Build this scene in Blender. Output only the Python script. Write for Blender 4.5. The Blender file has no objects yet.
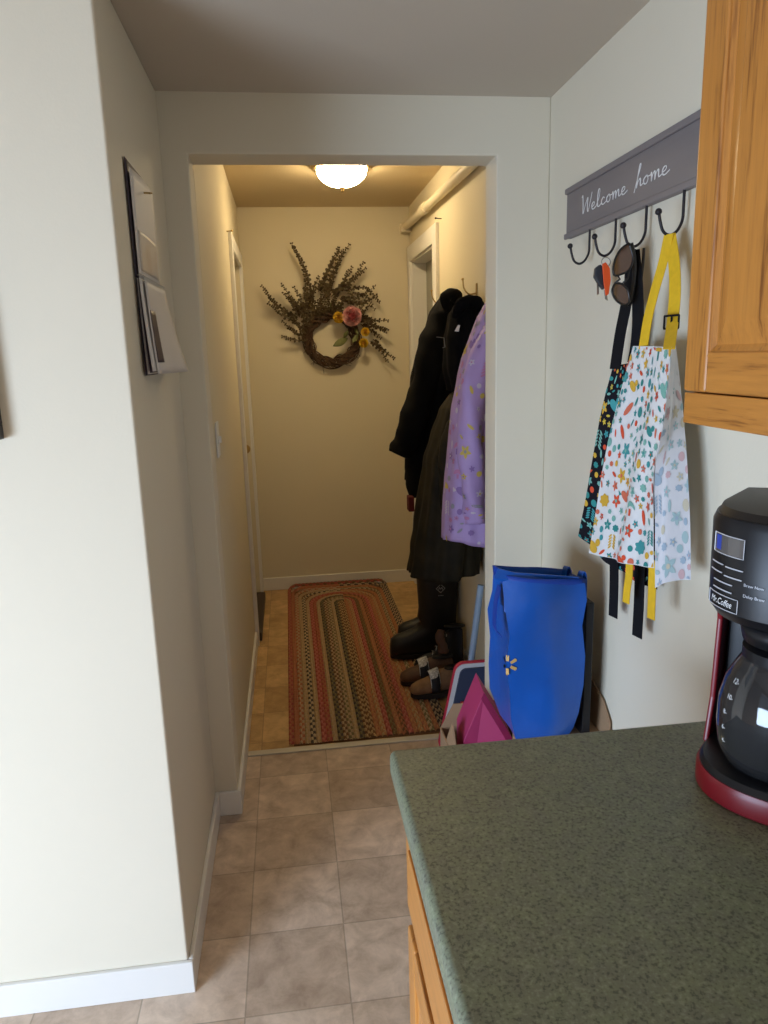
import bpy, bmesh, math, random
from mathutils import Vector, Matrix, noise
from math import sin, cos, pi, radians

# ------------------------------------------------------------------ camera, light, exposure
scene = bpy.context.scene
CAM = Vector((0, 0, 1.52))
FPX, YAW, PITCH, ROLL = 726.55, 0.125501, 0.2141535, -0.0278145
fwd = Vector((sin(YAW)*cos(PITCH), cos(YAW)*cos(PITCH), -sin(PITCH)))
rt0 = Vector((cos(YAW), -sin(YAW), 0)); up0 = rt0.cross(fwd)
rt = rt0*cos(ROLL) + up0*sin(ROLL); up = -rt0*sin(ROLL) + up0*cos(ROLL)
cd = bpy.data.cameras.new('camera'); cam = bpy.data.objects.new('camera', cd)
scene.collection.objects.link(cam); scene.camera = cam
cam.matrix_world = Matrix.Translation(CAM) @ Matrix((rt, up, -fwd)).transposed().to_4x4()
cd.sensor_fit = 'VERTICAL'; cd.sensor_height = 36; cd.lens = FPX/1024*36; cd.clip_start = .02

scene.view_settings.view_transform = 'Standard'; scene.view_settings.look = 'None'
scene.view_settings.gamma = 1; scene.view_settings.use_curve_mapping = False
scene.view_settings.exposure = 0.0
w = bpy.data.worlds.new('sky'); scene.world = w; w.use_nodes = True
w.node_tree.nodes['Background'].inputs[0].default_value = (.75, .87, 1, 1)
w.node_tree.nodes['Background'].inputs[1].default_value = .6

def area(name, loc, target, sx, sy, energy, col):
    d = bpy.data.lights.new(name, 'AREA'); d.shape = 'RECTANGLE'; d.size = sx; d.size_y = sy
    d.energy = energy; d.color = col
    o = bpy.data.objects.new(name, d); scene.collection.objects.link(o)
    o.location = loc; o.rotation_euler = (Vector(target)-Vector(loc)).to_track_quat('-Z', 'Y').to_euler()
    return o
area('patio_daylight', (-2.25, -.62, .74), (-.6, .10, -.45), 1.4, 1.25, 150, (.60, .76, 1))
area('rear_fill', (.3, -2.52, 1.45), (.3, 2, 1.2), 1.1, 1.1, 4, (.80, .90, 1))  # weak fill from behind the camera, added with no known source

# ------------------------------------------------------------------ helpers
def ray(x, y):
    return fwd + rt*((x-384)/FPX) - up*((y-512)/FPX)
def at(x, y, ax, v):
    """point where the sight line through (x, y) of the photo meets the plane axis ax = v"""
    d = ray(x, y); t = (v-CAM[ax])/d[ax]; return CAM + d*t

def mat(name, col, rough=.6, metal=0, spec=.5, noise_amt=0, scale=20, stretch=(1,1,1), bump=0, bscale=None, col2=None, emit=None, alpha=None, trans=0, coat=0):
    m = bpy.data.materials.new(name); m.use_nodes = True; nt = m.node_tree; b = nt.nodes['Principled BSDF']
    b.inputs['Base Color'].default_value = (*col, 1); b.inputs['Roughness'].default_value = rough
    b.inputs['Metallic'].default_value = metal; b.inputs['Specular IOR Level'].default_value = spec
    b.inputs['Coat Weight'].default_value = coat
    if trans: b.inputs['Transmission Weight'].default_value = trans
    if emit: b.inputs['Emission Color'].default_value = (*emit[0], 1); b.inputs['Emission Strength'].default_value = emit[1]
    tc = nt.nodes.new('ShaderNodeTexCoord'); mp = nt.nodes.new('ShaderNodeMapping'); mp.inputs['Scale'].default_value = stretch
    nt.links.new(tc.outputs['Object'], mp.inputs[0])
    n = nt.nodes.new('ShaderNodeTexNoise'); n.inputs['Scale'].default_value = scale; n.inputs['Detail'].default_value = 4
    nt.links.new(mp.outputs[0], n.inputs['Vector'])
    r = nt.nodes.new('ShaderNodeValToRGB'); r.color_ramp.elements[0].position = .3; r.color_ramp.elements[1].position = .7
    c2 = col2 or tuple(c*(1-max(noise_amt, .03)) for c in col)
    r.color_ramp.elements[0].color = (*c2, 1); r.color_ramp.elements[1].color = (*col, 1)
    nt.links.new(n.outputs['Fac'], r.inputs[0]); nt.links.new(r.outputs[0], b.inputs['Base Color'])
    if bump:
        bp = nt.nodes.new('ShaderNodeBump'); bp.inputs['Strength'].default_value = bump; bp.inputs['Distance'].default_value = .002
        n2 = nt.nodes.new('ShaderNodeTexNoise'); n2.inputs['Scale'].default_value = bscale or scale*3
        nt.links.new(mp.outputs[0], n2.inputs['Vector']); nt.links.new(n2.outputs['Fac'], bp.inputs['Height'])
        nt.links.new(bp.outputs[0], b.inputs['Normal'])
    return m

def mat_tiles(name, c1, c2, cm):
    m = bpy.data.materials.new(name); m.use_nodes = True; nt = m.node_tree; b = nt.nodes['Principled BSDF']; N = nt.nodes.new; L = nt.links.new
    tc = N('ShaderNodeTexCoord'); mp = N('ShaderNodeMapping'); T = .25143
    mp.inputs['Location'].default_value = (.1795+T*10, -1.7083+T*20, 0)
    L(tc.outputs['Object'], mp.inputs[0])
    br = N('ShaderNodeTexBrick'); br.offset = 0; br.squash = 1
    br.inputs['Scale'].default_value = 1; br.inputs['Brick Width'].default_value = T; br.inputs['Row Height'].default_value = T
    br.inputs['Mortar Size'].default_value = .0022; br.inputs['Mortar Smooth'].default_value = .3
    br.inputs['Color1'].default_value = (*c1, 1); br.inputs['Color2'].default_value = (*c2, 1); br.inputs['Mortar'].default_value = (*cm, 1)
    L(mp.outputs[0], br.inputs['Vector'])
    ck = N('ShaderNodeTexChecker'); ck.inputs['Scale'].default_value = 1/T; ck.inputs[1].default_value = (1.1, 1.1, 1.1, 1); ck.inputs[2].default_value = (.93, .91, .89, 1)
    mpc = N('ShaderNodeMapping'); mpc.inputs['Location'].default_value = (.1795+T*10, -1.7083+T*21, T*.5)
    L(tc.outputs['Object'], mpc.inputs[0]); L(mpc.outputs[0], ck.inputs[0])
    n = N('ShaderNodeTexNoise'); n.inputs['Scale'].default_value = 13; n.inputs['Detail'].default_value = 9; n.inputs['Roughness'].default_value = .66; n.inputs['Distortion'].default_value = .35
    L(tc.outputs['Object'], n.inputs['Vector'])
    r = N('ShaderNodeValToRGB'); r.color_ramp.elements[0].position = .3; r.color_ramp.elements[1].position = .68
    r.color_ramp.elements[0].color = (.70, .65, .60, 1); r.color_ramp.elements[1].color = (1.22, 1.22, 1.2, 1)
    L(n.outputs['Fac'], r.inputs[0])
    def mul(a, c):
        x = N('ShaderNodeMix'); x.data_type = 'RGBA'; x.blend_type = 'MULTIPLY'; x.inputs[0].default_value = 1
        L(a, x.inputs[6]); L(c, x.inputs[7]); return x.outputs[2]
    L(mul(mul(br.outputs['Color'], ck.outputs[0]), r.outputs[0]), b.inputs['Base Color'])
    b.inputs['Roughness'].default_value = .42; b.inputs['Specular IOR Level'].default_value = .4
    bp = N('ShaderNodeBump'); bp.inputs['Strength'].default_value = .25; bp.inputs['Distance'].default_value = .001
    L(br.outputs['Fac'], bp.inputs['Height']); bp.invert = True; L(bp.outputs[0], b.inputs['Normal'])
    return m

def mat_oak(name, axis, c1=(.50, .205, .038), c2=(.20, .066, .011), rough=.38):
    m = bpy.data.materials.new(name); m.use_nodes = True; nt = m.node_tree; b = nt.nodes['Principled BSDF']; N = nt.nodes.new; L = nt.links.new
    tc = N('ShaderNodeTexCoord'); mp = N('ShaderNodeMapping'); s = [1, 1, 1]; s[axis] = .06
    mp.inputs['Scale'].default_value = s; L(tc.outputs['Object'], mp.inputs[0])
    n = N('ShaderNodeTexNoise'); n.inputs['Scale'].default_value = 55; n.inputs['Detail'].default_value = 6; n.inputs['Roughness'].default_value = .65; L(mp.outputs[0], n.inputs['Vector'])
    n3 = N('ShaderNodeTexNoise'); n3.inputs['Scale'].default_value = 260; L(mp.outputs[0], n3.inputs['Vector'])
    ad = N('ShaderNodeMath'); ad.operation = 'MULTIPLY_ADD'; ad.inputs[1].default_value = .45; L(n3.outputs['Fac'], ad.inputs[0]); L(n.outputs['Fac'], ad.inputs[2])
    r = N('ShaderNodeValToRGB'); r.color_ramp.elements[0].position = .52; r.color_ramp.elements[1].position = .88
    r.color_ramp.elements[0].color = (*c2, 1); r.color_ramp.elements[1].color = (*c1, 1)
    e = r.color_ramp.elements.new(.66); e.color = tuple((a*.75+d*.25) for a, d in zip(c1, c2)) + (1,)
    L(ad.outputs[0], r.inputs[0]); L(r.outputs[0], b.inputs['Base Color'])
    b.inputs['Roughness'].default_value = rough; b.inputs['Coat Weight'].default_value = .15; b.inputs['Coat Roughness'].default_value = .3
    return m

def mat_counter():
    m = bpy.data.materials.new('green_speckled_laminate'); m.use_nodes = True; nt = m.node_tree; b = nt.nodes['Principled BSDF']; N = nt.nodes.new; L = nt.links.new
    tc = N('ShaderNodeTexCoord')
    n = N('ShaderNodeTexNoise'); n.inputs['Scale'].default_value = 240; n.inputs['Detail'].default_value = 2; L(tc.outputs['Object'], n.inputs['Vector'])
    r = N('ShaderNodeValToRGB'); es = r.color_ramp.elements
    es[0].position = .34; es[0].color = (.085, .09, .065, 1); es[1].position = .68; es[1].color = (.22, .24, .18, 1)
    e = es.new(.44); e.color = (.158, .172, .118, 1); e = es.new(.58); e.color = (.172, .187, .128, 1)
    L(n.outputs['Fac'], r.inputs[0])
    n2 = N('ShaderNodeTexNoise'); n2.inputs['Scale'].default_value = 45; L(tc.outputs['Object'], n2.inputs['Vector'])
    r2 = N('ShaderNodeValToRGB'); r2.color_ramp.elements[0].position = .35; r2.color_ramp.elements[1].position = .65
    r2.color_ramp.elements[0].color = (.93, .93, .95, 1); r2.color_ramp.elements[1].color = (1.05, 1.1, 1.0, 1); L(n2.outputs['Fac'], r2.inputs[0])
    x = N('ShaderNodeMix'); x.data_type = 'RGBA'; x.blend_type = 'MULTIPLY'; x.inputs[0].default_value = 1
    L(r.outputs[0], x.inputs[6]); L(r2.outputs[0], x.inputs[7]); L(x.outputs[2], b.inputs['Base Color'])
    b.inputs['Roughness'].default_value = .45
    return m

def mat_vcol(name, rough=.9):
    m = bpy.data.materials.new(name); m.use_nodes = True; nt = m.node_tree; b = nt.nodes['Principled BSDF']
    a = nt.nodes.new('ShaderNodeVertexColor'); a.layer_name = 'yarn'
    nt.links.new(a.outputs[0], b.inputs['Base Color']); b.inputs['Roughness'].default_value = rough
    b.inputs['Specular IOR Level'].default_value = .15
    return m

class MB:
    def __init__(s): s.v = []; s.f = []; s.m = []; s.mats = []
    def mi(s, m):
        if m not in s.mats: s.mats.append(m)
        return s.mats.index(m)
    def add(s, vs, fs, m):
        o = len(s.v); k = s.mi(m); s.v += [Vector(v) for v in vs]
        for f in fs: s.f.append(tuple(i+o for i in f)); s.m.append(k)
        return s
    def box(s, a, b, m, M=None, bev=0):
        bm = bmesh.new(); bmesh.ops.create_cube(bm, size=1)
        a = Vector(a); b = Vector(b)
        for v in bm.verts: v.co = Vector(((a[i]+b[i])/2 + v.co[i]*(b[i]-a[i])) for i in range(3))
        if bev: bmesh.ops.bevel(bm, geom=list(bm.edges), offset=bev, segments=3, affect='EDGES', profile=.5)
        if M: bmesh.ops.transform(bm, matrix=M, verts=bm.verts)
        bm.verts.index_update()
        s.add([v.co.copy() for v in bm.verts], [[v.index for v in f.verts] for f in bm.faces], m); bm.free(); return s
    def rings(s, R, m, closed=True, caps=True):
        n = len(R[0]); vs = [p for r in R for p in r]; fs = []
        for i in range(len(R)-1):
            for j in range(n if closed else n-1):
                k = (j+1) % n; fs.append((i*n+j, i*n+k, (i+1)*n+k, (i+1)*n+j))
        if caps and closed: fs.append(tuple(range(n-1, -1, -1))); fs.append(tuple((len(R)-1)*n+j for j in range(n)))
        return s.add(vs, fs, m)
    def tube(s, path, r, m, n=10, flat=None):
        path = [Vector(p) for p in path]; R = []; prev = None
        for i, p in enumerate(path):
            t = (path[min(i+1, len(path)-1)]-path[max(i-1, 0)]).normalized()
            if prev is None:
                a = Vector((0, 0, 1)) if abs(t.z) < .9 else Vector((0, 1, 0))
                u = t.cross(a).normalized()
            else:
                u = (prev - t*prev.dot(t)).normalized()
            prev = u; v = t.cross(u); rr = r[i] if isinstance(r, (list, tuple)) else r
            R.append([p + u*cos(2*pi*j/n)*rr + v*sin(2*pi*j/n)*rr*(flat or 1) for j in range(n)])
        return s.rings(R, m)
    def lathe(s, prof, c, m, n=32, caps=True):
        c = Vector(c)
        return s.rings([[c+Vector((r*cos(2*pi*j/n), r*sin(2*pi*j/n), z)) for j in range(n)] for r, z in prof], m, caps=caps)
    def ball(s, c, r, m, n=12):
        if not isinstance(r, (tuple, list)): r = (r, r, r)
        c = Vector(c); R = []
        for i in range(1, n):
            a = pi*i/n; R.append([c+Vector((r[0]*sin(a)*cos(2*pi*j/n), r[1]*sin(a)*sin(2*pi*j/n), r[2]*cos(a))) for j in range(n)])
        return s.rings(R, m)
    def ribbon(s, path, wv, th, m):
        """flat strap: path points, width vector (per point or one), thickness"""
        path = [Vector(p) for p in path]; R = []
        for i, p in enumerate(path):
            t = (path[min(i+1, len(path)-1)]-path[max(i-1, 0)]).normalized()
            wvv = Vector(wv[i] if isinstance(wv, list) else wv); n = t.cross(wvv).normalized()*th/2; h = wvv/2
            R.append([p-h-n, p+h-n, p+h+n, p-h+n])
        return s.rings(R, m)
    def prism(s, pts, d, m):
        """polygon of 3D points extruded by vector d"""
        n = len(pts); pts = [Vector(p) for p in pts]; d = Vector(d)
        fs = [tuple(range(n-1, -1, -1)), tuple(range(n, 2*n))] + [(i, (i+1) % n, n+(i+1) % n, n+i) for i in range(n)]
        return s.add(pts+[p+d for p in pts], fs, m)
    def build(s, name, parent=None, smooth=False, bevel=0, keep=False, solid=0, sub=0, norm=True, angle=None):
        me = bpy.data.meshes.new(name)
        if parent is not None: org = Vector(parent['_o'])
        elif keep: org = Vector((0, 0, 0))
        else:
            xs = [v.x for v in s.v]; ys = [v.y for v in s.v]; org = Vector(((min(xs)+max(xs))/2, (min(ys)+max(ys))/2, min(v.z for v in s.v)))
        me.from_pydata([v-org for v in s.v], [], s.f)
        for m in s.mats: me.materials.append(m)
        for p, k in zip(me.polygons, s.m): p.material_index = k; p.use_smooth = smooth
        if norm:
            bm = bmesh.new(); bm.from_mesh(me); bmesh.ops.recalc_face_normals(bm, faces=bm.faces); bm.to_mesh(me); bm.free()
        me.update()
        o = bpy.data.objects.new(name, me); scene.collection.objects.link(o)
        o['_o'] = tuple(org)
        if parent is not None: o.parent = parent; o.location = org - Vector(parent['_o'])
        else: o.location = org
        if solid: md = o.modifiers.new('solid', 'SOLIDIFY'); md.thickness = solid; md.offset = -1
        if bevel: md = o.modifiers.new('bevel', 'BEVEL'); md.width = bevel; md.segments = 3; md.limit_method = 'ANGLE'
        if sub: md = o.modifiers.new('sub', 'SUBSURF'); md.levels = sub; md.render_levels = sub
        if smooth and angle:
            for e in me.edges: pass
            me.set_sharp_from_angle(angle=radians(angle))
        return o

def root(name, loc, label, cat, group=None):
    o = bpy.data.objects.new(name, None); scene.collection.objects.link(o); o.location = loc; o['_o'] = tuple(loc)
    o.empty_display_size = .05
    return tag(o, label, cat, group)
def tag(o, label, cat, group=None):
    o['label'] = label; o['category'] = cat
    if group: o['group'] = group
    return o
def struct(o): o['kind'] = 'structure'; return o
def lerp(a, b, t): return a+(b-a)*t
def spline(pts, n):
    """Catmull-Rom through pts"""
    pts = [Vector(p) for p in pts]; P = [pts[0]*2-pts[1]] + pts + [pts[-1]*2-pts[-2]]; out = []
    for i in range(len(pts)-1):
        a, b, c, d = P[i:i+4]
        for k in range(n):
            t = k/n; out.append(.5*((2*b)+(c-a)*t+(2*a-5*b+4*c-d)*t*t+(3*b-a-3*c+d)*t**3))
    out.append(pts[-1]); return out

# ------------------------------------------------------------------ materials
M = {}
M['wall'] = mat('cream_wall_paint', (.74, .68, .545), .75, spec=.25, noise_amt=.03, scale=2, bump=.12, bscale=160)
M['rearwall'] = mat('unseen_wall_bounce_tan', (.36, .27, .17), .8, spec=.2, noise_amt=.05, scale=2)  # tan made up for unseen walls, to dim and warm the bounced light
M['hallwall'] = mat('warm_cream_wall_paint', (.72, .645, .47), .7, spec=.3, noise_amt=.03, scale=2, bump=.12, bscale=160)
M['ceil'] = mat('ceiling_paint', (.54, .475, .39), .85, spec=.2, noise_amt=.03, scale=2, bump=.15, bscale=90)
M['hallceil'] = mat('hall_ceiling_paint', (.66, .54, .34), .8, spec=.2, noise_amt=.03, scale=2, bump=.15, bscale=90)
M['trim'] = mat('white_trim_paint', (.80, .78, .73), .4, noise_amt=.02, scale=3)
M['floor'] = mat_tiles('vinyl_tile_floor', (.63, .505, .40), (.54, .43, .34), (.42, .34, .265))
M['hallfloor'] = mat_tiles('lamp_tinted_tile_floor', (.56, .37, .17), (.49, .32, .14), (.38, .25, .12))  # same vinyl as the kitchen, warm lamplight put into the tile colours
M['strip'] = mat('threshold_metal', (.62, .58, .50), .4, metal=.4)
M['dark'] = mat('dark_wood', (.06, .04, .03), .6)
M['oak_z'] = mat_oak('oak_vertical_grain', 2); M['oak_y'] = mat_oak('oak_horizontal_grain', 1)
M['oak_edge'] = mat_oak('oak_dark_edge', 2, (.42, .17, .045), (.2, .07, .02))
M['counter'] = mat_counter()
M['black'] = mat('black_plastic', (.008, .008, .010), .38, spec=.35)
M['blackmat'] = mat('black_iron', (.02, .016, .02), .5, metal=.3)
M['red'] = mat('dark_red_plastic', (.20, .006, .012), .35)
M['white'] = mat('white_print', (.8, .8, .8), .5)
M['gray'] = mat('grey_painted_wood', (.215, .19, .19), .6, noise_amt=.12, scale=14, stretch=(1, .1, 1))
M['brass'] = mat('brass', (.5, .35, .14), .35, metal=1)

# ------------------------------------------------------------------ room shell
XR, XH, XL, XHL = .816, .80, -.316, -.243
YN, YH, YHB, YB = 1.558, 2.263, 2.387, 4.70
ZC, ZH, ZO = 2.245, 2.40, 2.085
XW, YR = -2.4, -2.5
def sbox(name, boxes, m, bevel=0):
    q = MB()
    for a, b in boxes: q.box(a, b, m)
    return struct(q.build(name, keep=True, bevel=bevel))
sbox('floor', [((XW, YR, -.1), (XR+.1, 2.645, 0))], M['floor'])
sbox('floor_hall', [((XHL-.2, 2.645, -.1), (XH+.25, YB+.1, 0))], M['hallfloor'])
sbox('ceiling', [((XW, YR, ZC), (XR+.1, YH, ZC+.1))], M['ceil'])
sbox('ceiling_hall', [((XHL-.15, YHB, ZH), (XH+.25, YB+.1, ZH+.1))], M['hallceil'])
struct(MB().prism([(XW, YN, 0), (XL, YN, 0), (XL, YH, 0), (-.43, YH, 0), (-.43, YN+.12, 0), (XW, YN+.12, 0)], (0, 0, ZC), M['wall']).build('wall_left', keep=True, bevel=.006))
sbox('wall_right', [((XR, YR, 0), (XR+.1, YHB, ZC+.1))], M['wall'])
struct(MB().prism([(-.43, YH, 0), (XHL, YH, 0), (XHL, YH, ZO), (.652, YH, ZO), (.652, YH, 0), (XR, YH, 0), (XR, YH, ZH+.1), (-.43, YH, ZH+.1)], (0, YHB-YH, 0), M['wall']).build('wall_header', keep=True, bevel=.004))
DL0, DL1, DLZ = 3.80, 4.52, 2.04
sbox('wall_hall_left', [((-.36, YHB, 0), (XHL, DL0, ZH)), ((-.36, DL1, 0), (XHL, YB, ZH)), ((-.36, DL0, DLZ), (XHL, DL1, ZH))], M['hallwall'])
DR0, DR1, DRZ = 3.90, 4.62, 2.07
sbox('wall_hall_right', [((XH, YHB, 0), (XH+.12, DR0, ZH)), ((XH, DR1, 0), (XH+.12, YB, ZH)), ((XH, DR0, DRZ), (XH+.12, DR1, ZH))], M['hallwall'])
sbox('wall_back', [((-.36, YB, 0), (XH+.12, YB+.1, ZH))], M['hallwall'])
# kitchen behind the camera: left wall with a patio door, rear wall with an unseen window added for daylight
sbox('wall_kitchen_left', [((XW-.1, YR, 0), (XW, -1.37, ZC)), ((XW-.1, .13, 0), (XW, YN+.12, ZC)), ((XW-.1, -1.37, 2.05), (XW, .13, ZC))], M['rearwall'])
sbox('wall_rear', [((XW-.1, YR-.1, 0), (-.3, YR, ZC)), ((.85, YR-.1, 0), (XR+.1, YR, ZC)), ((-.3, YR-.1, 0), (.85, YR, .85)), ((-.3, YR-.1, 2.05), (.85, YR, ZC))], M['rearwall'])
def frame_struct(name, pts, m):
    q = MB()
    for a, b in pts: q.box(a, b, m)
    return struct(q.build(name, keep=True))
frame_struct('added_window_1', [((-.3, YR-.06, .85), (-.25, YR, 2.05)), ((.8, YR-.06, .85), (.85, YR, 2.05)), ((-.25, YR-.06, .85), (.8, YR, .9)), ((-.25, YR-.06, 2.0), (.8, YR, 2.05)), ((-.25, YR-.05, 1.43), (.8, YR-.02, 1.46))], M['trim'])
frame_struct('door_3', [((XW-.03, -1.37, 0), (XW, -1.33, 2.05)), ((XW-.03, .09, 0), (XW, .13, 2.05)), ((XW-.03, -1.33, 2.0), (XW, .09, 2.05)), ((XW-.03, -1.33, 0), (XW, .09, .05))], M['trim'])

# baseboards
BH = .088
sbox('baseboard_left', [((XW, YN-.012, 0), (XL+.012, YN, BH)), ((XL, YN, 0), (XL+.012, YH, BH))], M['trim'], bevel=.003)
sbox('baseboard_header', [((XL+.012, YH-.012, 0), (XHL+.012, YH, BH)), ((XHL, YH, 0), (XHL+.012, 3.72, BH)), ((.640, YH-.012, 0), (XR, YH, BH)), ((.640, YH, 0), (.652, YHB+.012, BH))], M['trim'], bevel=.003)
sbox('baseboard_back', [((XHL, YB-.014, 0), (XH, YB, .085))], M['trim'], bevel=.003)
sbox('baseboard_right', [((XR-.012, 1.04, 0), (XR, YH-.012, BH)), ((XH-.012, YHB, 0), (XH, DR0-.09, .085))], M['trim'], bevel=.003)
sbox('trim_1', [((XHL+.012, 2.615, 0), (.788, 2.648, .007))], M['strip'], bevel=.002)

# left hall door: casing, dark sill, recessed leaf
sbox('trim_2', [((XHL, DL0-.07, 0), (XHL+.018, DL0, DLZ+.07)), ((XHL, DL1, 0), (XHL+.018, DL1+.07, DLZ+.07)), ((XHL, DL0, DLZ), (XHL+.018, DL1, DLZ+.07))], M['trim'], bevel=.003)
d1 = struct(MB().box((-.345, DL0+.006, .02), (-.305, DL1-.006, DLZ-.006), M['trim']).build('door_1', keep=True))
q = MB()
for z0, z1 in ((.2, .9), (1.05, 1.9)): q.box((-.306, DL0+.12, z0), (-.300, DL1-.12, z1), M['trim'], bev=.002)
q.build('door_panel', d1)
MB().box((-.345, DL0+.004, .001), (XHL+.03, DL1-.004, .05), M['dark'], bev=.004).build('door_sill', d1)
q = MB(); q.ball((-.27, DL1-.07, .98), .028, M['brass']); q.tube([(-.31, DL1-.07, .98), (-.28, DL1-.07, .98)], .012, M['brass']); q.build('door_knob', d1, smooth=True)

# right hall door: deep jamb, casing, panelled grey leaf with latches
sbox('trim_3', [((XH-.02, DR0-.09, 0), (XH, DR0, DRZ+.09)), ((XH-.02, DR1, 0), (XH, DR1+.065, DRZ+.09)), ((XH-.02, DR0, DRZ), (XH, DR1, DRZ+.09)),
                ((XH-.005, DR1-.012, 0), (XH+.13, DR1+.01, DRZ)), ((XH-.005, DR0-.01, 0), (XH+.13, DR0+.012, DRZ)), ((XH-.005, DR0, DRZ-.012), (XH+.13, DR1, DRZ+.01))], M['trim'], bevel=.003)
gd = mat('grey_white_door_paint', (.36, .36, .31), .5, noise_amt=.06, scale=6)
d2 = struct(MB().box((XH+.085, DR0+.012, .01), (XH+.125, DR1-.012, DRZ-.012), gd).build('door_2', keep=True))
q = MB()
for y0, y1 in ((DR0+.07, 4.20), (4.28, 4.36), (4.40, DR1-.05)):
    for z0, z1 in ((.15, .95), (1.08, 1.95)): q.box((XH+.078, y0, z0), (XH+.0855, y1, z1), gd, bev=.004)
q.build('door_panel', d2)
for z in (1.72, 1.60, 1.53):
    MB().box((XH+.068, 4.26, z), (XH+.0785, 4.285, z+.035), M['blackmat'], bev=.002).build('door_latch', d2)

# pipe along the hall's right wall
pm = mat('painted_pipe', (.74, .66, .48), .45)
q = MB()
q.tube([(.765, YB-.002, 2.275), (.765, YHB+.002, 2.225)], .022, pm, 16)
q.tube([(.765, 4.05, 2.262), (.765, 3.95, 2.260)], .029, pm, 16)
pipe = tag(q.build('pipe', smooth=True, angle=40), 'cream painted pipe running along hallway right wall below the ceiling', 'pipe')
q = MB(); q.box((.738, YB-.08, 2.24), (XH-.001, YB-.005, 2.30), pm, bev=.006); q.build('pipe_bracket', pipe)

# ------------------------------------------------------------------ base cabinet and worktop
CX, CY = .127, 1.03
bc = root('base_cabinet', (.48, .2, 0), 'oak base cabinet under the green worktop with a drawer above a door', 'cabinet')
MB().box((.175, -.6, .1), (XR-.004, .97, .872), M['oak_z']).build('cabinet_body', bc)
MB().box((.23, -.6, 0), (XR-.004, .95, .1), M['dark']).build('toe_kick', bc)
q = MB(); q.box((.157, -.6, .1), (.175, .97, .135), M['oak_y']); q.box((.157, -.6, .845), (.175, .97, .872), M['oak_y']); q.box((.157, -.6, .67), (.175, .97, .715), M['oak_y'])
for y in (.925, .40, -.12, -.6): q.box((.157, y, .1), (.175, y+.045, .872), M['oak_z'])
q.build('face_frame', bc, bevel=.001)
def raised_door(parent, x, y0, y1, z0, z1, sw=.055, name='door', prof=.028, face=-1):
    """oak frame-and-panel door facing -X, its back at x"""
    t = .019; d = MB()
    d.box((x-t, y1-sw, z0), (x, y1, z1), M['oak_z']); d.box((x-t, y0, z0), (x, y0+sw, z1), M['oak_z'])
    d.box((x-t, y0+sw, z0), (x, y1-sw, z0+sw), M['oak_y']); d.box((x-t, y0+sw, z1-sw), (x, y1-sw, z1), M['oak_y'])
    o = d.build(name, parent, bevel=.004)
    # raised panel: groove then slope up to the field
    p = MB(); a0, a1, b0, b1 = y0+sw, y1-sw, z0+sw, z1-sw
    def R(i, xx): return [(xx, a1-i, b0+i), (xx, a0+i, b0+i), (xx, a0+i, b1-i), (xx, a1-i, b1-i)]
    p.rings([R(-.006, x-.002), R(-.006, x-t+.001), R(.004, x-t+.006), R(.008, x-t+.008), R(prof, x-t+.0015), R(prof+.003, x-t+.0005)], M['oak_z'])
    p.build('raised_panel', o)
    return o
for y0, y1 in ((.45, .945), (-.07, .39)):
    dr = MB().box((.138, y0, .70), (.157, y1, .858), M['oak_y'], bev=.006).build('drawer', bc)
    MB().box((.134, y0+.04, .735), (.139, y1-.04, .825), M['oak_y'], bev=.002).build('drawer_panel', dr)
    raised_door(bc, .157, y0, y1, .115, .665)
ct = MB(); sec = []
for k in range(9):
    a = pi/2*k/8; sec.append((CX+.012-.012*sin(a)*1, .914-.012+.012*cos(a)))
prof = [(XR-.003, .914)] + sec + [(CX, .880), (CX+.004, .874), (XR-.003, .874)]
def ring_y(y, i): return [(max(px, CX+i) if px < .3 else px, y, pz) for px, pz in prof]
ct.rings([[(px, y, pz) for px, pz in prof] for y in (-.62, .4, CY-.012)] + [[(px+ (0 if px>.3 else .012*(1-cos(a))), CY-.012+.012*sin(a), min(pz, .914-.012*(1-cos(a))) ) for px, pz in prof] for a in (pi/8, pi/4, 3*pi/8, pi/2)], M['counter'])
tag(ct.build('worktop', smooth=True, angle=50), 'green speckled laminate worktop beside the kitchen wall', 'worktop')

# upper cabinet
uc = root('wall_cabinet', (.66, .4, 1.42), 'oak wall cabinet with raised panel door above the coffee maker', 'cabinet')
MB().box((.552, -.5, 1.42), (XR-.004, .912, 2.24), M['oak_z']).build('cabinet_body', uc)
q = MB(); q.box((.520, -.5, 1.42), (.552, .912, 1.460), M['oak_y']); q.box((.534, -.5, 2.19), (.552, .914, 2.24), M['oak_y'])
for y in (.864, .41, -.06, -.5): q.box((.534, y, 1.4601), (.552, y+.05, 2.1899), M['oak_z'])
q.build('face_frame', uc, bevel=.001)
raised_door(uc, .534, .44, .908, 1.462, 2.205, sw=.05, prof=.032)
raised_door(uc, .534, -.02, .43, 1.462, 2.205, sw=.05, prof=.032)

# ------------------------------------------------------------------ ceiling lamp
LX, LY = .310, 3.70
lamp = root('ceiling_lamp', (LX, LY, 2.29), 'round white glass flush ceiling lamp glowing in the hallway', 'lamp')
MB().lathe([(.145, 2.399), (.148, 2.39), (.14, 2.378)], (LX, LY, 0), M['brass'], 40).build('base_plate', lamp, smooth=True, angle=30)
glow = mat('lit_frosted_glass', (.95, .9, .8), .4, emit=((1, .78, .46), 50))
pr = [(.120*sin(t), 2.378-.075*(1-cos(t))*0-.078*cos(t)) for t in [pi/2*k/12 for k in range(1, 13)]]
MB().lathe([(r, z) for r, z in pr], (LX, LY, 0), glow, 40).build('glass_bowl', lamp, smooth=True)
MB().lathe([(.012, 2.302), (.013, 2.296), (.006, 2.292), (.009, 2.286), (.004, 2.278)], (LX, LY, 0), M['brass'], 16).build('finial', lamp, smooth=True)

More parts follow.
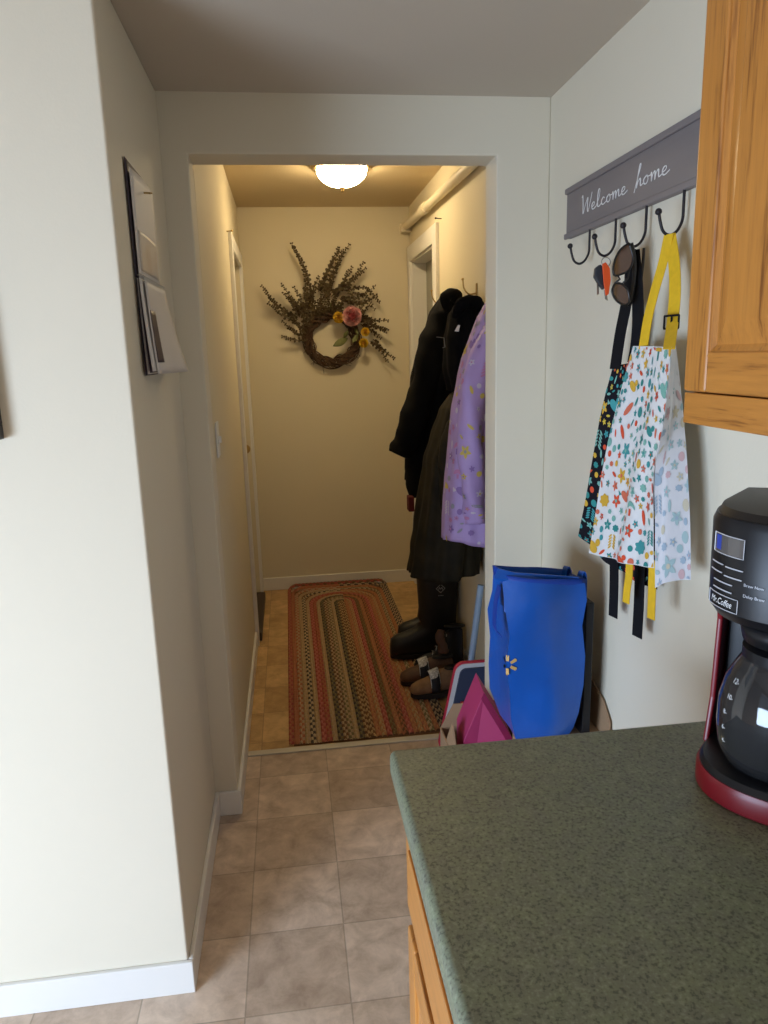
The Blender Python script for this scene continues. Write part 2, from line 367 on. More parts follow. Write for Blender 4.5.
# ------------------------------------------------------------------ braided rug
def make_rug():
    x0, x1, y0, y1 = -.072, .592, 1.9, 4.672; cx, cy = (x0+x1)/2, (y0+y1)/2; HW, HL = (x1-x0)/2, (y1-y0)/2
    P = dict(red=(.34, .085, .065), rust=(.38, .15, .08), tan=(.42, .30, .18), gold=(.42, .285, .14), blk=(.075, .06, .05), ol=(.19, .15, .07), pink=(.46, .16, .12), org=(.42, .20, .09), brn=(.16, .08, .04), cream=(.50, .38, .22))
    left = [('red', 'rust'), ('rust', 'rust'), ('tan', 'rust'), ('tan', 'gold'), ('blk', 'cream'), ('tan', 'gold'), ('red', 'pink'), ('red', 'rust'), ('tan', 'gold'), ('blk', 'ol'), ('brn', 'tan'), ('ol', 'tan'), ('gold', 'tan'), ('blk', 'ol'), ('brn', 'gold')]
    right = [('tan', 'blk'), ('blk', 'tan'), ('rust', 'org'), ('tan', 'ol'), ('rust', 'org'), ('org', 'gold'), ('org', 'rust'), ('pink', 'red'), ('rust', 'brn'), ('org', 'rust'), ('ol', 'brn'), ('red', 'pink'), ('gold', 'org'), ('org', 'rust'), ('gold', 'tan')]
    NR = 15; bw = HW/NR; vs = []; fs = []; cols = []
    for k in range(NR):
        hw = HW-(k+.5)*bw; hl = HL-(k+.5)*bw; r = min(hw, .05+k*bw*1.15); r = max(min(r, hw-.0005), .004)
        path = []
        def arc(ax, ay, a0):
            n = max(4, int(r*pi/2/.009))
            for j in range(n): a = a0+pi/2*j/n; path.append(((ax+r*cos(a)), (ay+r*sin(a)), a))
        def seg(ax, ay, bx, by, a):
            L = math.hypot(bx-ax, by-ay); n = max(1, int(L/.012))
            for j in range(n): path.append((lerp(ax, bx, j/n), lerp(ay, by, j/n), a))
        seg(cx+hw, cy-hl+r, cx+hw, cy+hl-r, 0); arc(cx+hw-r, cy+hl-r, 0); seg(cx+hw-r, cy+hl, cx-hw+r, cy+hl, pi/2); arc(cx-hw+r, cy+hl-r, pi/2)
        seg(cx-hw, cy+hl-r, cx-hw, cy-hl+r, pi); arc(cx-hw+r, cy-hl+r, pi); seg(cx-hw+r, cy-hl, cx+hw-r, cy-hl, 1.5*pi); arc(cx+hw-r, cy-hl+r, 1.5*pi)
        n = len(path); n -= n % 2; o = len(vs)
        for j in range(n):
            px, py, a = path[j]; nx, ny = cos(a), sin(a); tx, ty = -ny, nx
            for q, (off, z, sh) in enumerate(((-.5, .003, 0), (-.25, .0095, .005), (0, .008, .009), (.25, .0095, .005), (.5, .003, 0))):
                zz = z + (.002 if j % 2 else 0)
                vx, vy = px+nx*off*bw+tx*sh, py+ny*off*bw+ty*sh
                lift = max(0, vy-(y1-.10)); zz += lift**2*3.5
                vs.append((vx, vy, zz))
        for j in range(n):
            if min(path[j][1], path[(j+1) % n][1]) < 2.66: continue
            side = left if path[j][0] < cx + .03 else right
            if path[j][1] > y1 - .03 - .0: pair = ('brn', 'red') if k < 1 else side[k]
            else: pair = side[k]
            for q in range(4):
                a = o+j*5+q; b = o+((j+1) % n)*5+q; fs.append((a, b, b+1, a+1))
                c = P[pair[(j//2 + (q//2)) % 2]]; f = 1+.18*(random.random()-.5)
                cols.append(tuple(x*f for x in c))
    m = mat_vcol('braided_yarn'); q = MB(); q.add(vs, fs, m); q.box((x0+.02, 2.664, .0005), (x1-.02, y1-.06, .003), m)
    ob = q.build('braided_rug', smooth=False, norm=False)
    ca = ob.data.color_attributes.new('yarn', 'FLOAT_COLOR', 'CORNER'); i = 0
    for p in ob.data.polygons:
        c = cols[p.index] if p.index < len(cols) else (.2, .1, .05)
        for li in p.loop_indices: ca.data[li].color = (*c, 1)
    tag(ob, 'long braided rug in rust, tan and black bands on the hallway floor', 'rug')
random.seed(3); make_rug()

# ------------------------------------------------------------------ wreath
def make_wreath():
    Yw = YB-.035; rnd = random.Random(8)
    C = at(332, 339, 1, Yw); wr = root('wreath', (C.x, YB, C.z-.2), 'twig wreath with eucalyptus sprigs and silk flowers on the hallway end wall', 'wreath')
    vine = mat('vine_twigs', (.10, .05, .022), .8, noise_amt=.5, scale=60); leaf = mat('dried_eucalyptus', (.11, .075, .03), .8, noise_amt=.5, scale=30)
    q = MB(); R0 = .150
    for k in range(34):
        ph = rnd.random()*6.28; tw = rnd.choice((2, 3, 4, 5)); rr = .008+.030*rnd.random(); ex = rnd.uniform(-.006, .006)
        pts = []
        for j in range(61):
            a = 2*pi*j/60; r = R0+ex+rr*cos(tw*a+ph)
            pts.append((C.x+r*cos(a), YB-.037+min(rr, .030)*sin(tw*a+ph), C.z+r*sin(a)*.98))
        q.tube(pts, rnd.uniform(.002, .0042), vine, 5)
    for k in range(16):
        a = rnd.uniform(pi, 2*pi); r = R0+rnd.uniform(-.01, .02); p = Vector((C.x+r*cos(a), YB-.04-rnd.random()*.02, C.z+r*sin(a)))
        d = Vector((cos(a)*.5+rnd.uniform(-.6, .6), -.3*rnd.random(), sin(a)*.5+rnd.uniform(-.6, .6))).normalized()
        q.tube([p, p+d*.03, p+d*.055+Vector((0, 0, -.006))], .0012, vine, 4)
    q.build('vine_ring', wr, smooth=True)
    S = [((200, 65), (270, 350), -.2), ((475, 70), (370, 330), .1), ((425, 85), (350, 300), .1), ((545, 155), (400, 310), -.15), ((490, 180), (390, 320), -.1),
         ((55, 270), (230, 430), .12), ((150, 260), (240, 420), -.1), ((210, 275), (260, 400), -.15), ((330, 225), (285, 380), .1), ((600, 270), (430, 330), -.25),
         ((620, 345), (450, 290), .45), ((662, 435), (520, 400), -.15), ((645, 482), (530, 420), -.1), ((690, 617), (575, 535), .05), ((155, 440), (260, 510), .1),
         ((155, 512), (280, 520), .2), ((270, 330), (300, 430), .1), ((300, 300), (320, 430), 0), ((350, 290), (340, 420), .1), ((380, 300), (370, 400), 0), ((240, 380), (290, 470), .1),
         ((200, 410), (280, 500), .1), ((420, 310), (390, 400), .1), ((450, 320), (420, 390), 0), ((560, 350), (470, 400), -.1), ((90, 350), (230, 450), .1), ((590, 440), (510, 430), 0), ((600, 500), (530, 450), .1), ((255, 360), (300, 470), .05), ((300, 350), (300, 450), 0), ((340, 330), (330, 430), 0), ((330, 380), (320, 440), 0), ((370, 360), (360, 420), .05), ((410, 350), (400, 400), 0), ((230, 450), (270, 520), .05), ((250, 400), (270, 500), 0), ((440, 360), (430, 400), 0)]
    for (tx, ty), (bx, by), bend in S:
        for dup in range(2 if by < 440 or tx > 500 else 1):
            oy = .05+.05*rnd.random()+.03*dup
            T = at(250+tx/4.8, 230+ty/4.8, 1, YB-oy*1.0-.01); B = at(250+bx/4.8, 230+by/4.8, 1, YB-.05)
            if dup: T += Vector((rnd.uniform(-.04, .04), 0, rnd.uniform(-.06, -.01))); B += Vector((rnd.uniform(-.03, .03), 0, rnd.uniform(-.02, .02)))
            L = (T-B).length; side = (T-B).cross(Vector((0, 1, 0))).normalized()
            path = spline([B, (B+T)/2+side*bend*L*.5, T], 8)
            s = MB(); s.tube(path, [lerp(.0022, .0009, i/(len(path)-1)) for i in range(len(path))], vine, 5)
            n = max(6, int(L/.0130)); 
            for k in range(1, n+1):
                t = k/n; i = min(int(t*(len(path)-1)), len(path)-2); f = t*(len(path)-1)-i; p = path[i].lerp(path[i+1], f); d = (path[i+1]-path[i]).normalized()
                for sg in (-1, 1):
                    az = rnd.uniform(-.9, .9) + (1.57 if k % 2 else 0)
                    u = side*cos(az)+Vector((0, 1, 0))*sin(az); out = (u*sg+d*.35).normalized()
                    sz = lerp(.0115, .0065, t)*rnd.uniform(.8, 1.2); vv = out.cross(d+Vector((rnd.uniform(-.3, .3), rnd.uniform(-.3, .3), 0))).normalized(); vv = vv.cross(out).normalized()
                    nn = out.cross(vv)
                    c = p+out*sz*1.0; c.y = min(c.y, YB-.008)
                    ring = [c+out*sz*cos(a)+vv*sz*.8*sin(a)+nn*sz*.25*cos(2*a) for a in [2*pi*j/7 for j in range(7)]]
                    for v in ring: v.y = min(v.y, YB-.003)
                    s.prism(ring, nn*.0009, leaf)
            s.build('eucalyptus_sprig', wr, smooth=False)
    def flower(cx, cy, r, m, m2, name, layers=4, npet=6):
        c = at(cx, cy, 1, YB-.10); f = MB(); f.ball(c, r*.45, m2, 10)
        for l in range(layers):
            tilt = lerp(.25, 1.15, l/(layers-1)); n = npet
            for k in range(n):
                a = 2*pi*(k+.5*l)/n + l; out = Vector((cos(a), 0, sin(a))); ax = Vector((0, -1, 0))
                d = (ax*cos(tilt)+out*sin(tilt)).normalized(); sd = d.cross(Vector((0, 1, 0))).normalized() if abs(d.y) < .99 else Vector((1, 0, 0)); nn = d.cross(sd)
                R = []
                for i in range(5):
                    t = i/4; wd = r*.62*sin(.35+t*2.3); pc = c+d*r*(.25+.85*t)*(.75+.25*l/layers)+ax*r*.28*t*t*(1 if l < layers-1 else .3)+out*r*.12*sin(t*pi)
                    R.append([pc-sd*wd+ax*r*.15, pc-sd*wd*.5+ax*0, pc+ax*-.02*r, pc+sd*wd*.5, pc+sd*wd+ax*r*.15])
                f.rings(R, m if l else m2, closed=False)
        f.build(name, wr, smooth=True, solid=.0008, norm=False)
    pk = mat('pink_silk', (.85, .45, .42), .7, noise_amt=.3, scale=50); pk2 = mat('deep_pink_silk', (.55, .13, .14), .7)
    yl = mat('yellow_silk', (.85, .55, .03), .7, noise_amt=.2, scale=50); yl2 = mat('deep_yellow_silk', (.6, .28, .02), .7)
    flower(351.5, 316.5, .062, pk, pk2, 'pink_peony', 4, 5); flower(338.5, 317.5, .036, yl, yl2, 'yellow_flower')
    flower(365, 332, .028, yl, yl2, 'yellow_flower'); flower(363.5, 343, .030, yl, yl2, 'yellow_flower')
    gl = mat('green_silk_leaf', (.16, .17, .05), .6, noise_amt=.3, scale=40)
    for (ax, ay), (bx, by) in (((470, 520), (398, 558)), ((500, 470), (520, 500)), ((450, 520), (470, 480)), ((400, 380), (385, 350)), ((520, 500), (490, 540))):
        A = at(250+ax/4.8, 230+ay/4.8, 1, YB-.075); B = at(250+bx/4.8, 230+by/4.8, 1, YB-.10); d = B-A; sd = d.cross(Vector((0, 1, 0))).normalized(); Rr = []
        for i in range(9):
            t = i/8; wd = d.length*.2*sin(pi*min(1, t*.96+.03))+.0006; p = A+d*t+Vector((0, -.01*sin(pi*t), 0)); Rr.append([p-sd*wd, p+Vector((0, .004, 0)), p+sd*wd])
        l = MB(); l.rings(Rr, gl, closed=False); l.build('green_leaf', wr, smooth=True, solid=.0008, norm=False)
make_wreath()

# ------------------------------------------------------------------ hooks and nails in the hallway, switch, frame
def coat_hook(y, z, label):
    q = MB(); x = XH
    q.box((x-.004, y-.010, z-.035), (x, y+.010, z+.03), M['brass'], bev=.0015)
    q.tube(spline([(x-.003, y, z-.01), (x-.035, y, z-.012), (x-.055, y, z+.012), (x-.060, y, z+.045)], 5), .0032, M['brass'], 8)
    q.ball((x-.060, y, z+.047), .006, M['brass'], 8)
    q.tube(spline([(x-.003, y, z-.02), (x-.02, y, z-.045), (x-.035, y, z-.035)], 4), .003, M['brass'], 8)
    return tag(q.build('coat_hook', smooth=True, angle=50), label, 'hook', 'brass coat hooks on the hallway wall')
coat_hook(3.72, 1.775, 'brass coat hook beside the door frame, left of the black jacket')
coat_hook(3.06, 1.765, 'brass coat hook at the top between black jacket and lilac jacket')
q = MB(); q.tube([(XH, 3.745, 2.165), (XH-.03, 3.745, 2.168)], .0025, M['blackmat'], 8); q.ball((XH-.03, 3.745, 2.168), .005, M['blackmat'], 8)
tag(q.build('nail', smooth=True), 'small nail beside the upper corner of the right door frame', 'nail')
q = MB(); q.tube([(XHL, 3.66, 2.10), (XHL+.025, 3.66, 2.102)], .0025, M['brass'], 8); q.ball((XHL+.025, 3.66, 2.102), .005, M['brass'], 8)
tag(q.build('nail', smooth=True), 'small nail beside the left hallway door frame top', 'nail')
sw = tag(MB().box((XHL+.0005, 2.43, 1.20), (XHL+.007, 2.50, 1.315), M['trim'], bev=.002).build('light_switch'), 'cream light switch plate on the left hallway wall', 'switch')
MB().box((XHL+.006, 2.46, 1.246), (XHL+.016, 2.47, 1.268), M['trim'], bev=.002).build('toggle', sw)

fr = root('picture_frame', (-.80, YN, 1.373), 'dark picture frame cut off at the left edge of the photo', 'picture frame')
fm = mat('dark_frame', (.03, .03, .035), .4)
q = MB(); f0, f1, g0, g1 = -1.0, -.573, 1.373, 1.93
q.box((f0, YN-.028, g0), (f1, YN-.001, g0+.03), fm); q.box((f0, YN-.028, g1-.03), (f1, YN-.001, g1), fm)
q.box((f0, YN-.028, g0+.03), (f0+.03, YN-.001, g1-.03), fm); q.box((f1-.03, YN-.028, g0+.03), (f1, YN-.001, g1-.03), fm)
q.build('frame', fr, bevel=.002)
MB().box((f0+.03, YN-.012, g0+.03), (f1-.03, YN-.004, g1-.03), mat('plain_print', (.45, .48, .5), .3, noise_amt=.5, scale=6)).build('picture', fr)

# ------------------------------------------------------------------ wall calendar
paper = mat('calendar_paper', (.66, .62, .58), .6, noise_amt=.06, scale=8); photo = mat('calendar_photo', (.50, .38, .27), .5, noise_amt=.5, scale=9, col2=(.62, .57, .50)); dk = mat('dark_page_print', (.05, .03, .045), .5, noise_amt=.4, scale=20)
cal = root('wall_calendar', (XL, 1.86, 1.485), 'open wall calendar pinned by a nail with curling pages on the left passage wall', 'calendar')
def sheet(name, y0, y1, z0, z1, xf, m, extra=None):
    q = MB(); R = []; n = 12
    for i in range(n+1):
        z = lerp(z0, z1, i/n); R.append([(XL+xf(j/8, i/n), lerp(y0, y1, j/8)+.065, z) for j in range(9)])
    q.rings(R, m, closed=False)
    return q.build(name, cal, smooth=True, solid=.0003, norm=False)
sheet('back_page', 1.628, 1.90, 1.697, 1.938, lambda u, v: .004, dk)
sheet('upper_page', 1.645, 1.925, 1.697, 1.922, lambda u, v: .009+.007*sin(pi*u)*v, paper)
sheet('photo_print', 1.675, 1.90, 1.715, 1.80, lambda u, v: .0098+.007*sin(pi*(.107+.8*u))*(.08+.38*v), photo)
for i, (fl, m) in enumerate(((.004, dk), (.012, paper), (.020, dk), (.030, paper))):
    sheet('lower_page', 1.632-.004*i, 1.915, 1.487+.003*i, 1.695, lambda u, v, fl=fl, i=i: .004+.003*i+fl*(1-v)**1.4*(.35+.65*u), m)
sheet('lower_front_page', 1.655, 1.935, 1.489, 1.695, lambda u, v: .018+.042*(1-v)**1.3*(.25+.75*u), paper)
sheet('dark_print', 1.668, 1.725, 1.515, 1.63, lambda u, v: .0190+.042*(1-(.126+.56*v))**1.3*(.25+.75*(.046+.2*u)), dk)
q = MB(); q.tube([(XL+.001, 1.83, 1.895), (XL+.03, 1.83, 1.893)], .0022, M['brass'], 8); q.lathe([(.0045, -.001), (.0045, .001)], (XL+.03, 1.83, 1.893), M['brass'], 8); q.build('nail', cal)
q = MB()
for k in range(26): y = 1.715+k*.0105; q.tube([(XL+.003, y, 1.692), (XL+.018, y, 1.69), (XL+.02, y, 1.70), (XL+.010, y, 1.706), (XL+.003, y, 1.702)], .0009, M['strip'], 4)
q.build('spiral_binding', cal)

# ------------------------------------------------------------------ welcome sign with hooks
SX = XR-.019
sg = root('wall_sign_rack', (XR, 1.685, 1.82), 'grey wooden sign with white script and a row of black hooks', 'sign')
q = MB(); q.box((SX+.004, 1.292, 1.822), (XR-.001, 2.078, 1.951), M['gray'])
q.box((SX-.003, 1.290, 1.938), (SX+.006, 2.080, 1.953), M['gray'], bev=.003); q.box((SX-.003, 1.290, 1.820), (SX+.006, 2.080, 1.835), M['gray'], bev=.003)
q.build('board', sg, bevel=.002)
L = dict(W=([[(0, 2.5), (.12, 2.7), (.2, 1.2), (.22, 0), (.55, 1.2), (.9, 2.1), (.85, 1), (.95, 0), (1.25, 1.2), (1.5, 2.6)]], 1.5),
 e=([[(0, .35), (.35, .55), (.42, .9), (.22, .98), (.05, .6), (.12, .1), (.35, 0), (.75, .3)]], .72),
 l=([[(0, .3), (.35, 1.3), (.45, 2.3), (.28, 2.4), (.15, 1.3), (.2, .15), (.4, 0), (.7, .3)]], .68),
 c=([[(.45, .8), (.28, 1), (.05, .6), (.12, .1), (.35, 0), (.75, .3)]], .72),
 o=([[(.32, 1), (.05, .65), (.1, .1), (.35, .02), (.5, .5), (.35, .98), (.5, .8), (.8, .8)]], .78),
 m=([[(0, .9), (.08, 1), (.12, .0), (.2, .7), (.42, 1), (.46, .0), (.55, .7), (.78, 1), (.84, .1), (1.2, .3)]], 1.15),
 h=([[(-.15, -.5), (.1, .8), (.5, 2.6), (.38, 2.7), (.15, .8), (.12, 0), (.25, .7), (.5, 1), (.55, .1), (.9, .3)]], .85))
q = MB(); u = .0165; xx = 0; word = []; widx = 0
for chx in 'Welcome home':
    if chx == ' ': xx += 1.5; widx = 1; continue
    st, wd = L[chx]; k = 1.55
    for s_ in st:
        pts = [(0, 0, 0)]*0
        for a, b in s_: pts.append((0, (xx+a*k), b))
        word.append((widx, pts))
    xx += wd*k*.98
tot = xx; ks = .455/tot
for wi in (0, 1):
  q = MB()
  for wj, pts in word:
    if wj != wi: continue
    P3 = [Vector((SX+.0032, 1.968-p[1]*ks, 1.868+p[2]*u*1.0)) for p in pts]
    cur = spline(P3, 6)
    R = []
    for i, p in enumerate(cur):
        t = (cur[min(i+1, len(cur)-1)]-cur[max(i-1, 0)]).normalized(); n = t.cross(Vector((1, 0, 0))).normalized()
        h = .0011+.0010*max(0, -t.z); R.append([p-n*h, p+n*h])
    q.rings(R, M['white'], closed=False)
  q.build('white_lettering', sg, solid=.0006, norm=False)
for y in (1.906, 1.752, 1.600, 1.445):
    h = MB(); x = XR-.024
    h.tube(spline([(x+.006, y, 1.826), (x+.006, y, 1.79), (x+.005, y, 1.764), (x-.005, y, 1.744), (x-.020, y, 1.736), (x-.034, y, 1.743), (x-.041, y, 1.760), (x-.045, y, 1.778)], 5), .0030, M['blackmat'], 10)
    h.ball((x-.046, y, 1.780), .0068, M['blackmat'], 12)
    h.build('hook', sg, smooth=True, angle=50)

# ------------------------------------------------------------------ patterned cloth
def surf_mesh(q, S, nu, nv, m):
    q.rings([[S(i/nu, j/nv) for i in range(nu+1)] for j in range(nv+1)], m, closed=False)
def motifs(q, S, W, H, mats, seed, count, off=.0012, mind=.026, scale=1.0):
    rnd = random.Random(seed); placed = []
    def frame(u, v):
        e = .01; p = S(u, v); du = S(min(u+e, 1), v)-S(max(u-e, 0), v); dv = S(u, min(v+e, 1))-S(u, max(v-e, 0))
        n = du.cross(dv).normalized()
        if n.dot(CAMSIDE) < 0: n = -n
        return p, n
    def poly(u0, v0, pts, m):
        vs = []
        cu, cv = u0+sum(p[0] for p in pts)/len(pts)/W, v0+sum(p[1] for p in pts)/len(pts)/H
        for a, b in [(None, None)]+pts:
            uu, vv = (cu, cv) if a is None else (u0+a/W, v0+b/H)
            uu = min(max(uu, .004), .996); vv = min(max(vv, .004), .996); p, n = frame(uu, vv); vs.append(p+n*off)
        k = len(pts); q.add(vs, [(0, i+1, (i+1) % k+1) for i in range(k)], m)
    def blob(x, y, rx, ry, a0=0, n=12, wob=0): return [(x+rx*cos(a)*cos(a0)-ry*sin(a)*sin(a0)*(1+wob*sin(3*a)), y+rx*cos(a)*sin(a0)+ry*sin(a)*cos(a0)) for a in [2*pi*i/n for i in range(n)]]
    tries = 0
    while len(placed) < count and tries < count*60:
        tries += 1; u, v = rnd.random(), rnd.random(); big = rnd.random() < .3
        r = (rnd.uniform(.013, .020) if big else rnd.uniform(.006, .011))*scale
        if any(math.hypot((u-a)*W, (v-b)*H) < (r+c)*1.02 for a, b, c in placed): continue
        placed.append((u, v, r)); m = mats[rnd.randrange(len(mats))]; m2 = mats[rnd.randrange(len(mats))]; t = rnd.choice(('flower', 'blob', 'leaf', 'sprig', 'bird', 'mush')) if big else rnd.choice(('flower', 'flower', 'dot', 'leaf', 'blob'))
        a0 = rnd.random()*6.28
        if t == 'flower':
            poly(u, v, [((r*(.72+.28*cos(5*a)))*cos(a+a0), (r*(.72+.28*cos(5*a)))*sin(a+a0)) for a in [2*pi*i/20 for i in range(20)]], m)
            q_off = off; 
            poly2 = blob(0, 0, r*.25, r*.25, 0, 8); save = off
            vs = []
            for a, b in [(0, 0)]+poly2:
                p, n = frame(min(max(u+a/W, .004), .996), min(max(v+b/H, .004), .996)); vs.append(p+n*(off*1.6))
            q.add(vs, [(0, i+1, (i+1) % 8+1) for i in range(8)], m2)
        elif t == 'dot': poly(u, v, blob(0, 0, r*.8, r*.8), m)
        elif t == 'blob': poly(u, v, [((r*(.85+.12*cos(7*a)))*cos(a), .75*(r*(.85+.12*cos(7*a)))*sin(a)) for a in [2*pi*i/28 for i in range(28)]], m)
        elif t == 'leaf': poly(u, v, [(r*cos(a)*cos(a0)-r*.35*sin(a)*sin(a0), r*cos(a)*sin(a0)+r*.35*sin(a)*cos(a0)) for a in [2*pi*i/10 for i in range(10)]], m)
        elif t == 'tri': poly(u, v, [(r*cos(a+a0), r*sin(a+a0)) for a in (0, 2.1, 4.2)], m)
        elif t == 'sprig':
            for k in range(-2, 3):
                for s in (-1, 1): poly(u, v, blob(s*r*.4, k*r*.38, r*.38, r*.13, s*.7, 8), m)
        elif t == 'bird':
            poly(u, v, blob(0, 0, r, r*.5, .4), m); poly(u, v, blob(r*.8, -r*.5, r*.42, r*.38), m); poly(u, v, [(-r*.8, -r*.1), (-r*1.5, -r*.5), (-r*1.35, r*.1)], m2)
        else:
            poly(u, v, [(r*cos(a), -r*.8*sin(a)) for a in [pi*i/10 for i in range(11)]], m); poly(u, v, [(-r*.25, .0), (r*.25, 0), (r*.2, r*.7), (-r*.2, r*.7)], m2)
CAMSIDE = Vector((-1, -.8, .1))
def poly_at(tab, v):
    """tab: [(v, value...)] piecewise smooth interpolation"""
    for (a, b) in zip(tab, tab[1:]):
        if v <= b[0]:
            t = (v-a[0])/(b[0]-a[0]); return [lerp(x, y, t) for x, y in zip(a[1:], b[1:])]
    return list(tab[-1][1:])
def edge(pxs, X):
    """photo points down an edge -> table by height fraction of (y, z)"""
    P = [at(x, y, 0, X) for x, y in pxs]; P = spline(P, 6); n = len(P)-1
    return [(i/n, p.y, p.z) for i, p in enumerate(P)]

cw = mat('white_apron_cotton', (.78, .79, .80), .85, noise_amt=.04, scale=30); cp = mat('pale_apron_reverse', (.70, .70, .73), .85, noise_amt=.05, scale=30); ck = mat('black_apron_cotton', (.010, .009, .014), .9, spec=.2)
PR = [mat('print_teal', (.03, .26, .25), .8), mat('print_red', (.72, .085, .03), .8), mat('print_mustard', (.70, .42, .04), .8), mat('print_coral', (.68, .16, .09), .8), mat('print_mint', (.20, .46, .40), .8), mat('print_sea', (.05, .32, .34), .8)]
PP = [mat('print_pale_teal', (.38, .53, .55), .8), mat('print_pale_pink', (.62, .42, .44), .8), mat('print_pale_yellow', (.60, .55, .42), .8), mat('print_pale_blue', (.36, .46, .56), .8)]
PK = [PR[1], PR[2], PR[0], PR[4], mat('print_yellow', (.65, .5, .05), .8), PR[5]]

# white apron
XA = .755
ap = root('apron', (XA, 1.45, 1.0), 'white apron with bright floral animal print hanging by a yellow neck strap', 'apron')
LE = edge([(633, 346), (621, 395), (609, 450), (600, 502), (591, 553)], XA-.012); RE = edge([(672, 347), (664, 420), (655, 470), (655, 520), (654, 568)], XA-.055)
def Sf(u, v):
    l = poly_at(LE, v); r = poly_at(RE, v)
    x = lerp(XA-.012, XA-.055, u**1.3) - .008*sin(pi*u*3+v*2.0)*(.35+v)*(1-u) - .004*sin(u*17+v*5)*v
    return Vector((x, lerp(l[0], r[0], u), lerp(l[1], r[1], u)-.006*sin(pi*u)*v))
q = MB(); surf_mesh(q, Sf, 36, 40, cw); motifs(q, Sf, .30, .50, PR, 11, 230, scale=1.4)
q.build('front_cloth', ap, smooth=True, norm=False)
RE2 = edge([(676, 345), (682, 400), (687, 460), (690, 520), (691, 580)], XA+.006); LE2 = edge([(672, 347), (664, 420), (655, 470), (655, 525), (655, 588)], XA-.055)
def Sb(u, v):
    l = poly_at(LE2, v); r = poly_at(RE2, v)
    return Vector((lerp(XA-.055, XA+.006, u) + .006*sin(pi*u*2+v*3)*sin(pi*u), lerp(l[0], r[0], u), lerp(l[1], r[1], u)+.006*sin(pi*u)*v))
q = MB(); surf_mesh(q, Sb, 20, 40, cp); motifs(q, Sb, .13, .50, PP, 5, 60, scale=1.6)
q.build('turned_back_side', ap, smooth=True, norm=False)['label'] = 'pale reverse side of the print'
def strip(q, pxs, X, wpx, m, th=.0016):
    """strap following photo points; X per point; width in metres along Y"""
    n = len(pxs); P = [at(x, y, 0, X[i] if isinstance(X, list) else X) for i, (x, y) in enumerate(pxs)]; P = spline(P, 5)
    q.ribbon(P, (wpx*.25, -wpx*.97, 0), th, m)
ys = mat('yellow_webbing', (.78, .48, .012), .7, noise_amt=.1, scale=90); bs = mat('black_webbing', (.006, .006, .008), .8, spec=.2)
q = MB(); hx = XR-.048
strip(q, [(669, 234), (663, 262), (655, 290), (648, 318), (643, 349)], [hx-.002, hx-.004, hx-.012, hx-.02, hx-.03], .026, ys)
strip(q, [(670, 234), (674, 262), (675, 290), (673, 318), (669, 349)], [hx+.002, hx-.0, hx-.008, hx-.02, XA-.058], .030, ys)
q.build('neck_strap', ap, norm=True)
q = MB(); bp = at(673.0, 322, 0, hx-.022) ; wv = Vector((.25, -.97, 0)); nrm = Vector((-.97, -.25, 0))
def bbar(a, b, r=.0022): q.tube([bp+nrm*.004+wv*a[0]+Vector((0, 0, a[1])), bp+nrm*.004+wv*b[0]+Vector((0, 0, b[1]))], r, bs, 6)
for a, b in (((-.019, -.012), (.019, -.012)), ((-.019, .012), (.019, .012)), ((-.019, -.012), (-.019, .012)), ((.019, -.012), (.019, .012)), ((0, -.012), (0, .012))): bbar(a, b)
q.build('strap_buckle', ap)
for pts in ([(630, 548), (629, 575), (627, 590), (626, 603)], [(653, 560), (652, 590), (651, 619)]):
    q = MB(); strip(q, pts, XA-.02, .022, ys); q.build('waist_tie', ap)

# black apron behind it
ab = root('apron', (.79, 1.65, 1.0), 'black floral apron behind the white one hanging by black straps', 'apron')
XB = .785
LE3 = edge([(613, 366), (603, 405), (595, 450), (587, 500), (580, 536)], XB-.03); RE3 = edge([(640, 360), (645, 420), (652, 480), (655, 540), (655, 590)], XB)
def Sk(u, v):
    l = poly_at(LE3, v); r = poly_at(RE3, v)
    return Vector((lerp(XB-.03, XB, min(1, u*1.5)) - .006*sin(pi*u*5+v*2)*v, lerp(l[0], r[0], u), lerp(l[1], r[1], u)-.022*sin(pi*u)*v*v))
q = MB(); surf_mesh(q, Sk, 36, 40, ck); motifs(q, Sk, .30, .50, PK, 21, 240, scale=1.35)
q.build('front_cloth', ab, smooth=True, norm=False)
q = MB()
strip(q, [(630, 250), (630, 280), (626, 305), (620, 335), (615, 369)], [XR-.046, XR-.048, XB-.022, XB-.03, XB-.031], .036, bs)
strip(q, [(634, 250), (637, 285), (638, 320), (636, 345), (633, 362)], [XR-.040, XR-.040, XB-.010, XB-.006, XB-.006], .036, bs)
q.build('neck_strap', ab)
for pts in ([(614, 552), (614, 585), (613, 617)], [(640, 560), (639, 600), (637, 637)]):
    q = MB(); strip(q, pts, XB-.012, .032, bs); o = q.build('waist_tie', ab)

# sunglasses on the third hook
sgx = root('sunglasses', (.74, 1.60, 1.62), 'brown aviator sunglasses hanging sideways from the third hook', 'sunglasses')
fmx = mat('dark_frame_plastic', (.012, .01, .01), .3); lens = mat('brown_lens', (.10, .045, .025), .12, spec=.7, coat=.5)
def lens_outline(pxs, Y, dx=0):
    return spline([at(x, y, 1, Y) + Vector((dx, 0, 0)) for x, y in pxs + [pxs[0]]], 4)[:-1]
L1 = lens_outline([(629, 243), (620, 250), (614, 263), (614, 275), (622, 274), (629, 270), (633, 258)], 1.555)
L2 = lens_outline([(615, 283), (612, 291), (616, 300), (624, 305), (629, 302), (628, 291), (622, 284)], 1.555)
for Lx in (L1, L2):
    q = MB(); q.prism(Lx, (0.0005, .002, 0), lens); q.build('lens', sgx)
q = MB()
for Lx in (L1, L2): q.tube(Lx+[Lx[0]], .0024, fmx, 6)
